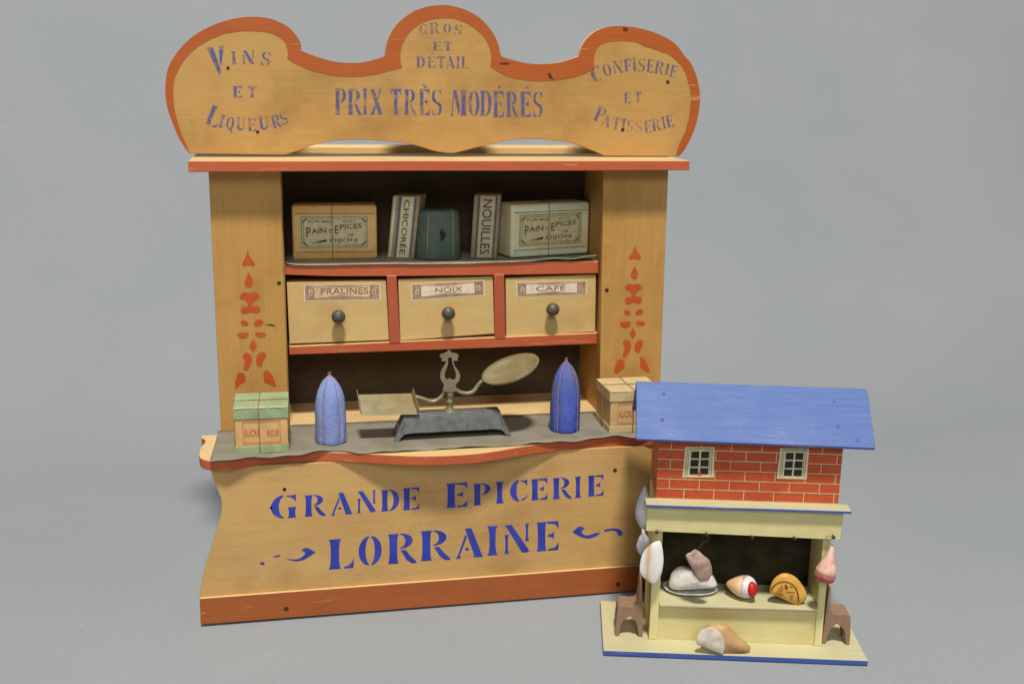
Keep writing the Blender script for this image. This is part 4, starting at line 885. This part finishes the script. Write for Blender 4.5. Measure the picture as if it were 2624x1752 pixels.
# ------------------------------------------------------------------ meats
white = simple('white_glazed_plaster', lin(222, 218, 210), lin(204, 196, 186), 160, bump=.5, rough=.42, c3=lin(196, 178, 150), p3=(.62, .78))
white2 = simple('matt_white_plaster', lin(216, 214, 210), lin(198, 194, 188), 90, rough=.55, c3=lin(190, 176, 150), p3=(.66, .8), seed=4)
red = simple('red_meat_paint', lin(190, 34, 34), lin(172, 26, 28), 160, rough=.4)
peach = simple('peach_rind', lin(226, 186, 148), lin(216, 168, 126), 60, rough=.45)
def slab_mat():
    t = NT('white_fat_with_tan_streak'); n = t.noise(110, (1, 1, .18), 4, .6, 3); sp = t.n('ShaderNodeSeparateXYZ'); t.l(t.tc.outputs['Object'], sp.inputs[0])
    x = t.ramp(t.math('ABSOLUTE', t.math('ADD', sp.outputs[0], .0025)), .0008, .0062, 1, 0)
    col = t.mix(t.math('MULTIPLY', x, t.ramp(n, .36, .56)), lin(228, 226, 220), lin(204, 160, 118)); return t.done(col, .4, .35)
def ring(mb, c, r, sx=.75, n=16, th=.035):
    mb.tube([c+(HL(1, 0, 0)-HL(0, 0, 0))*(r*sx*math.cos(a))+Vector((0, 0, r*math.sin(a))) for a in [2*math.pi*k/n for k in range(n+1)]], th, 0, 6)
def hang(name, label, cat, outline, b_, front, back, mat, hook=None, ringr=.4, jit=.03, matfn=None, wire='nail', mname='meat'):
    o3 = [HB(v.x, v.y, b_) for v in sm(zm, outline)]
    c = sum(o3, Vector())/len(o3); root = thing(name, label, cat, c, HA)
    mb = MB(); mb.pillow(o3, nf, front, back, 7, m=matfn or 0, jit=jit); mb.build(mname, mat, root, smooth_=True)
    if hook:
        w = MB(); top = max(o3, key=lambda p: p.z)
        hk = HB(*zm(*hook), b_); r = max(.2, (hk.z-top.z)/2); ring(w, (hk+top)/2+nf*.0, r, ringr, th=.03); w.build('string_loop', M['string'] if wire == 'string' else M['nail'], root, smooth_=True)
    return root
hang('hanging_fat_slab', 'white slab with a tan streak hanging by a loop at the left post', 'toy meat', [(310,497,1),(332,545),(345,640),(343,720),(325,805),(272,882),(230,872),(190,845),(148,802),(134,740),(150,640),(190,570),(250,518)], .95, .22, .22, slab_mat(), (280,405), .75, .02, wire='string')
mauve = simple('pinkish_grey_meat', lin(180, 150, 134), lin(146, 114, 100), 150, bump=.5, rough=.6, c3=lin(200, 182, 150), p3=(.52, .7))
hang('hanging_chop', 'pinkish grey chop hanging tilted above the white dish', 'toy meat', [(545,628),(590,600),(630,578),(690,620),(745,660),(768,720),(776,790),(740,850),(690,868),(650,845),(600,750),(565,690)], .95, .3, .25, mauve, None, jit=.05)
w = MB(); hk = HB(*zm(722,432), .95); tp = HB(*zm(640,585), .95); md = HB(*zm(690,520), .95)
w.tube(smooth([hk+Vector((0,0,.05)), HB(*zm(752,470), .95), HB(*zm(725,510), .95), md, HB(*zm(660,560), .95), tp, HB(*zm(690,540), .95), HB(*zm(690,470), .95), hk], sub=3), .03, 0, 6)
chop = [o for o in bpy.data.objects if o.name == 'hanging_chop'][0]; w.build('wire_loop', M['nail'], chop, smooth_=True)
pinkh = simple('pink_ham_rind', lin(222, 180, 158), lin(204, 148, 128), 170, bump=.6, rough=.5, c3=lin(234, 216, 200), p3=(.5, .66))
redd = simple('dark_red_cut', lin(176, 88, 82), lin(136, 56, 56), 240, bump=.5, rough=.5)
# right hanging ham: a cone with the cut face at its lower end
p0 = HB(*zm(1845,548), 1.0); p1 = HB(*zm(1768,838), .78); rr = (HB(*zm(1870,800), .9)-HB(*zm(1684,800), .9)).length/2
root = thing('hanging_ham', 'pink ham with dark red cut end hanging at the right post', 'toy meat', (p0+p1)/2, HA)
mb = MB(); mb.revolve(p0, p1, [(0, .08*rr), (.04, .22*rr), (.2, .36*rr), (.4, .58*rr), (.6, .80*rr), (.72, .93*rr), (.86, 1.0*rr)], 28, jit=.09); mb.build('rind', pinkh, root, smooth_=True)
mb = MB(); mb.revolve(p0, p1, [(.859, 1.0*rr), (.94, .97*rr), (1.01, .85*rr), (1.06, .6*rr), (1.09, .2*rr)], 28, jit=.09); mb.build('cut_face', redd, root, smooth_=True)
w = MB(); hk = HB(*zm(1842,455), 1.0); w.tube(smooth([hk+nf*.1, HB(*zm(1795,460), .95), HB(*zm(1788,490), .95), HB(*zm(1830,530), .98), p0], sub=4), .028, 0, 6); w.build('string_loop', M['twine3'] if 'twine3' in M else M['string'], root, smooth_=True)

# pale bird-like meat hanging on the left side wall
pale = simple('pale_grey_poultry', lin(196, 200, 204), lin(176, 180, 186), 60, rough=.5)
PS = lambda x, y: on(*z4(x, y), (-hs, hc, 0), -hs*HX+hc*HY+4.2)
o3 = [on(v.x, v.y, (-hs, hc, 0), -hs*HX+hc*HY+4.2) for v in sm(z4, [(1727,366,1),(1745,410),(1765,480),(1775,560),(1765,640),(1730,700),(1712,712),(1688,690),(1657,625),(1652,560),(1668,490),(1695,430)])]
c = sum(o3, Vector())/len(o3); root = thing('hanging_poultry', 'pale grey poultry hanging on the left side of the butcher stall', 'toy meat', c, HA)
mb = MB(); mb.pillow(o3, nf, .5, .5, 6, jit=.04); mb.build('body', pale, root, smooth_=True)
o3 = [on(v.x, v.y, (-hs, hc, 0), -hs*HX+hc*HY+4.2) for v in sm(z4, [(1700,690),(1722,690),(1732,740),(1760,790),(1770,850),(1745,900),(1700,912),(1672,880),(1662,830),(1680,775),(1702,735)])]
mb = MB(); mb.pillow(o3, nf, .4, .4, 6, jit=.04); mb.build('drumstick', pale, root, smooth_=True)
w = MB(); tp = PS(1727, 368); w.tube([tp, tp+Vector((.1, 0, .35)), HL(3.46, 4.2, tp.z+.5)], .03, 0, 6); w.build('string_loop', M['string'], root, smooth_=True)

# dish with white roast
pc = Zp(*zm(574, 936), ZK); k = (Zp(*zm(820, 915), ZK)-Zp(*zm(330, 915), ZK)).length/2
mb = MB(); zc0 = Vector((pc.x, pc.y, ZK+.01))
mb.revolve(zc0, zc0+Vector((0, 0, .26)), [(0, .5*k), (.05, .62*k), (.4, .84*k), (.85, .98*k), (1, 1.0*k), (.95, .95*k), (.5, .8*k), (.4, .5*k), (.38, .02)], 40, sq=(.66, 1), mod=lambda a, t: 1+.04*math.sin(2*a+.6)+.03*math.sin(3*a), upv=(-hs, hc, 0))
tag(mb.build('dish', white2, origin=zc0, rot=HA, smooth_=True), 'shallow white oval dish on the butcher counter, under the white roast', 'dish')
ob_ = HB(*zm(500, 900), 0); bq = 3.3
o3 = [HB(v.x, v.y, bq) for v in sm(zm, [(388,880),(400,830),(432,765),(490,730),(545,730),(590,755),(620,800),(660,830),(720,830),(780,800),(822,880),(800,905),(700,918),(560,928),(450,925),(400,910)])]
c = sum(o3, Vector())/len(o3); root = thing('white_roast', 'lumpy white roast lying in the white dish', 'toy meat', (c.x, c.y, ZK+.2), HA)
mb = MB(); mb.pillow(o3, nf, .62, .7, 8, jit=.06); mb.build('meat', white, root, smooth_=True)
# ham with a red end
p0 = Zp(*zm(912, 915), ZK)+Vector((0, 0, .5)); p0 = HB(*zm(903, 878), 3.35); p1 = HB(*zm(1150, 918), 2.55)
rr = .83
root = thing('small_ham', 'peach and white cone shaped ham with bright red end on butcher counter', 'toy meat', Vector(((p0.x+p1.x)/2, (p0.y+p1.y)/2, ZK)), HA)
mb = MB(); mb.revolve(p0, p1, [(-.01, .05), (.02, .18), (.12, .36), (.3, .60), (.48, .77), (.62, rr)], 32, jit=.03); mb.build('rind', peach, root, smooth_=True)
mb = MB(); mb.revolve(p0, p1, [(.619, rr), (.72, .84), (.84, .80), (.95, .68), (1.02, .50), (1.06, .28), (1.075, .05)], 32, jit=.03); mb.build('fat', white, root, smooth_=True)
q0 = HB(*zm(1108, 922), 2.50); q1 = HB(*zm(1150, 932), 1.86)
mb = MB(); mb.revolve(q0, q1, [(0, .56), (.4, .54), (.7, .47), (.9, .32), (.98, .08)], 24, sq=(1.08, .80), jit=.03); mb.build('red_end', red, root, smooth_=True)
# yellow pie with brown markings
yel = simple('yellow_crust', lin(214, 168, 76), lin(196, 142, 56), 150, bump=.4, rough=.5, c3=lin(184, 126, 60), p3=(.62, .78)); brn = simple('brown_icing', lin(128, 62, 34), lin(150, 78, 40), 200, rough=.5)
by = 2.15
ol = sm(zm, [(1288,955),(1292,905),(1318,850),(1365,808),(1420,790),(1475,800),(1530,835),(1575,890),(1608,950),(1614,1000),(1590,1038),(1525,1062),(1470,1045),(1400,1012),(1330,980)])
o3 = [HB(v.x, v.y, by) for v in ol]; c = sum(o3, Vector())/len(o3)
root = thing('meat_pie', 'yellow domed meat pie with brown line markings at right end of counter', 'toy pie', (c.x, c.y, ZK), HA)
mb = MB(); mb.pillow(o3, nf, .34, .8, 7); body = mb.build('crust', yel, root, smooth_=True)
mk = MB()
def surf(x, y):
    # point on the pie's bulged front
    p = HB(*zm(x, y), by); rel = p-c; best = 1.0
    import itertools
    n_ = len(o3); s_ = 0.0
    for i in range(n_):
        e = o3[i]-c; d = e.length
        if rel.length < 1e-6: s_ = 0; break
        if e.normalized().dot(rel.normalized()) > .985: s_ = max(s_, rel.length/d)
    s_ = min(s_, .999); return p+nf*(.34*math.sqrt(1-s_*s_)+.015)
def mark(pts, r=.045): mk.tube([surf(v.x, v.y) for v in smooth(pts, sub=3)], r, 0, 6)
mark([(1298,930),(1320,888),(1365,855),(1425,846),(1480,870),(1515,915),(1530,970),(1538,1030)], .055)
mark([(1425,868),(1418,888),(1430,900),(1436,885)], .07)
for L in ([(1375,880),(1395,892)],[(1360,900),(1395,910)],[(1345,918),(1390,930)],[(1335,938),(1385,950)],[(1330,955),(1400,972)],[(1430,938),(1460,935),(1500,940)],[(1450,968),(1490,966)],[(1465,985),(1485,1000)],[(1455,880),(1480,895)],[(1470,1000),(1462,1012)]): mark(L, .03)
mk.build('markings', brn, root, smooth_=True)
# joint lying on the base board
bj = .55
o3 = [HB(*zh(v.x, v.y), bj) for v in [Vector(p) for p in smooth([(1480,880),(1520,808),(1600,782),(1700,780),(1765,790),(1840,845),(1920,930),(2010,1005),(2062,1050),(2064,1100),(2020,1122),(1900,1118),(1790,1138),(1700,1140),(1560,1080),(1470,1000)], True, 3)]]
c = sum(o3, Vector())/len(o3)
root = thing('meat_joint', 'brown joint of meat with pale rounded cut face lying on the base board', 'toy meat', (c.x, c.y, .46), HA)
mb = MB(); mb.pillow(o3, nf, .55, .75, 7, jit=.05); mb.build('rind', simple('brown_rind', lin(190, 152, 104), lin(168, 126, 82), 130, bump=.4, rough=.5, c3=lin(208, 178, 136), p3=(.55, .75)), root, smooth_=True)
o3 = [HB(v.x, v.y, bj-.62) for v in [Vector(zh(p.x, p.y)) for p in smooth([(1388,1005),(1400,930),(1450,860),(1520,822),(1590,815),(1660,848),(1715,910),(1742,990),(1748,1080),(1720,1152),(1660,1135),(1580,1100),(1480,1055),(1410,1035)], True, 3)]]
mb = MB(); mb.pillow(o3, nf, .16, .45, 6, jit=.05); mb.build('cut_face', simple('grey_pink_cut', lin(214, 204, 190), lin(190, 172, 154), 130, bump=.5, rough=.5, c3=lin(204, 166, 140), p3=(.58, .75)), root, smooth_=True)
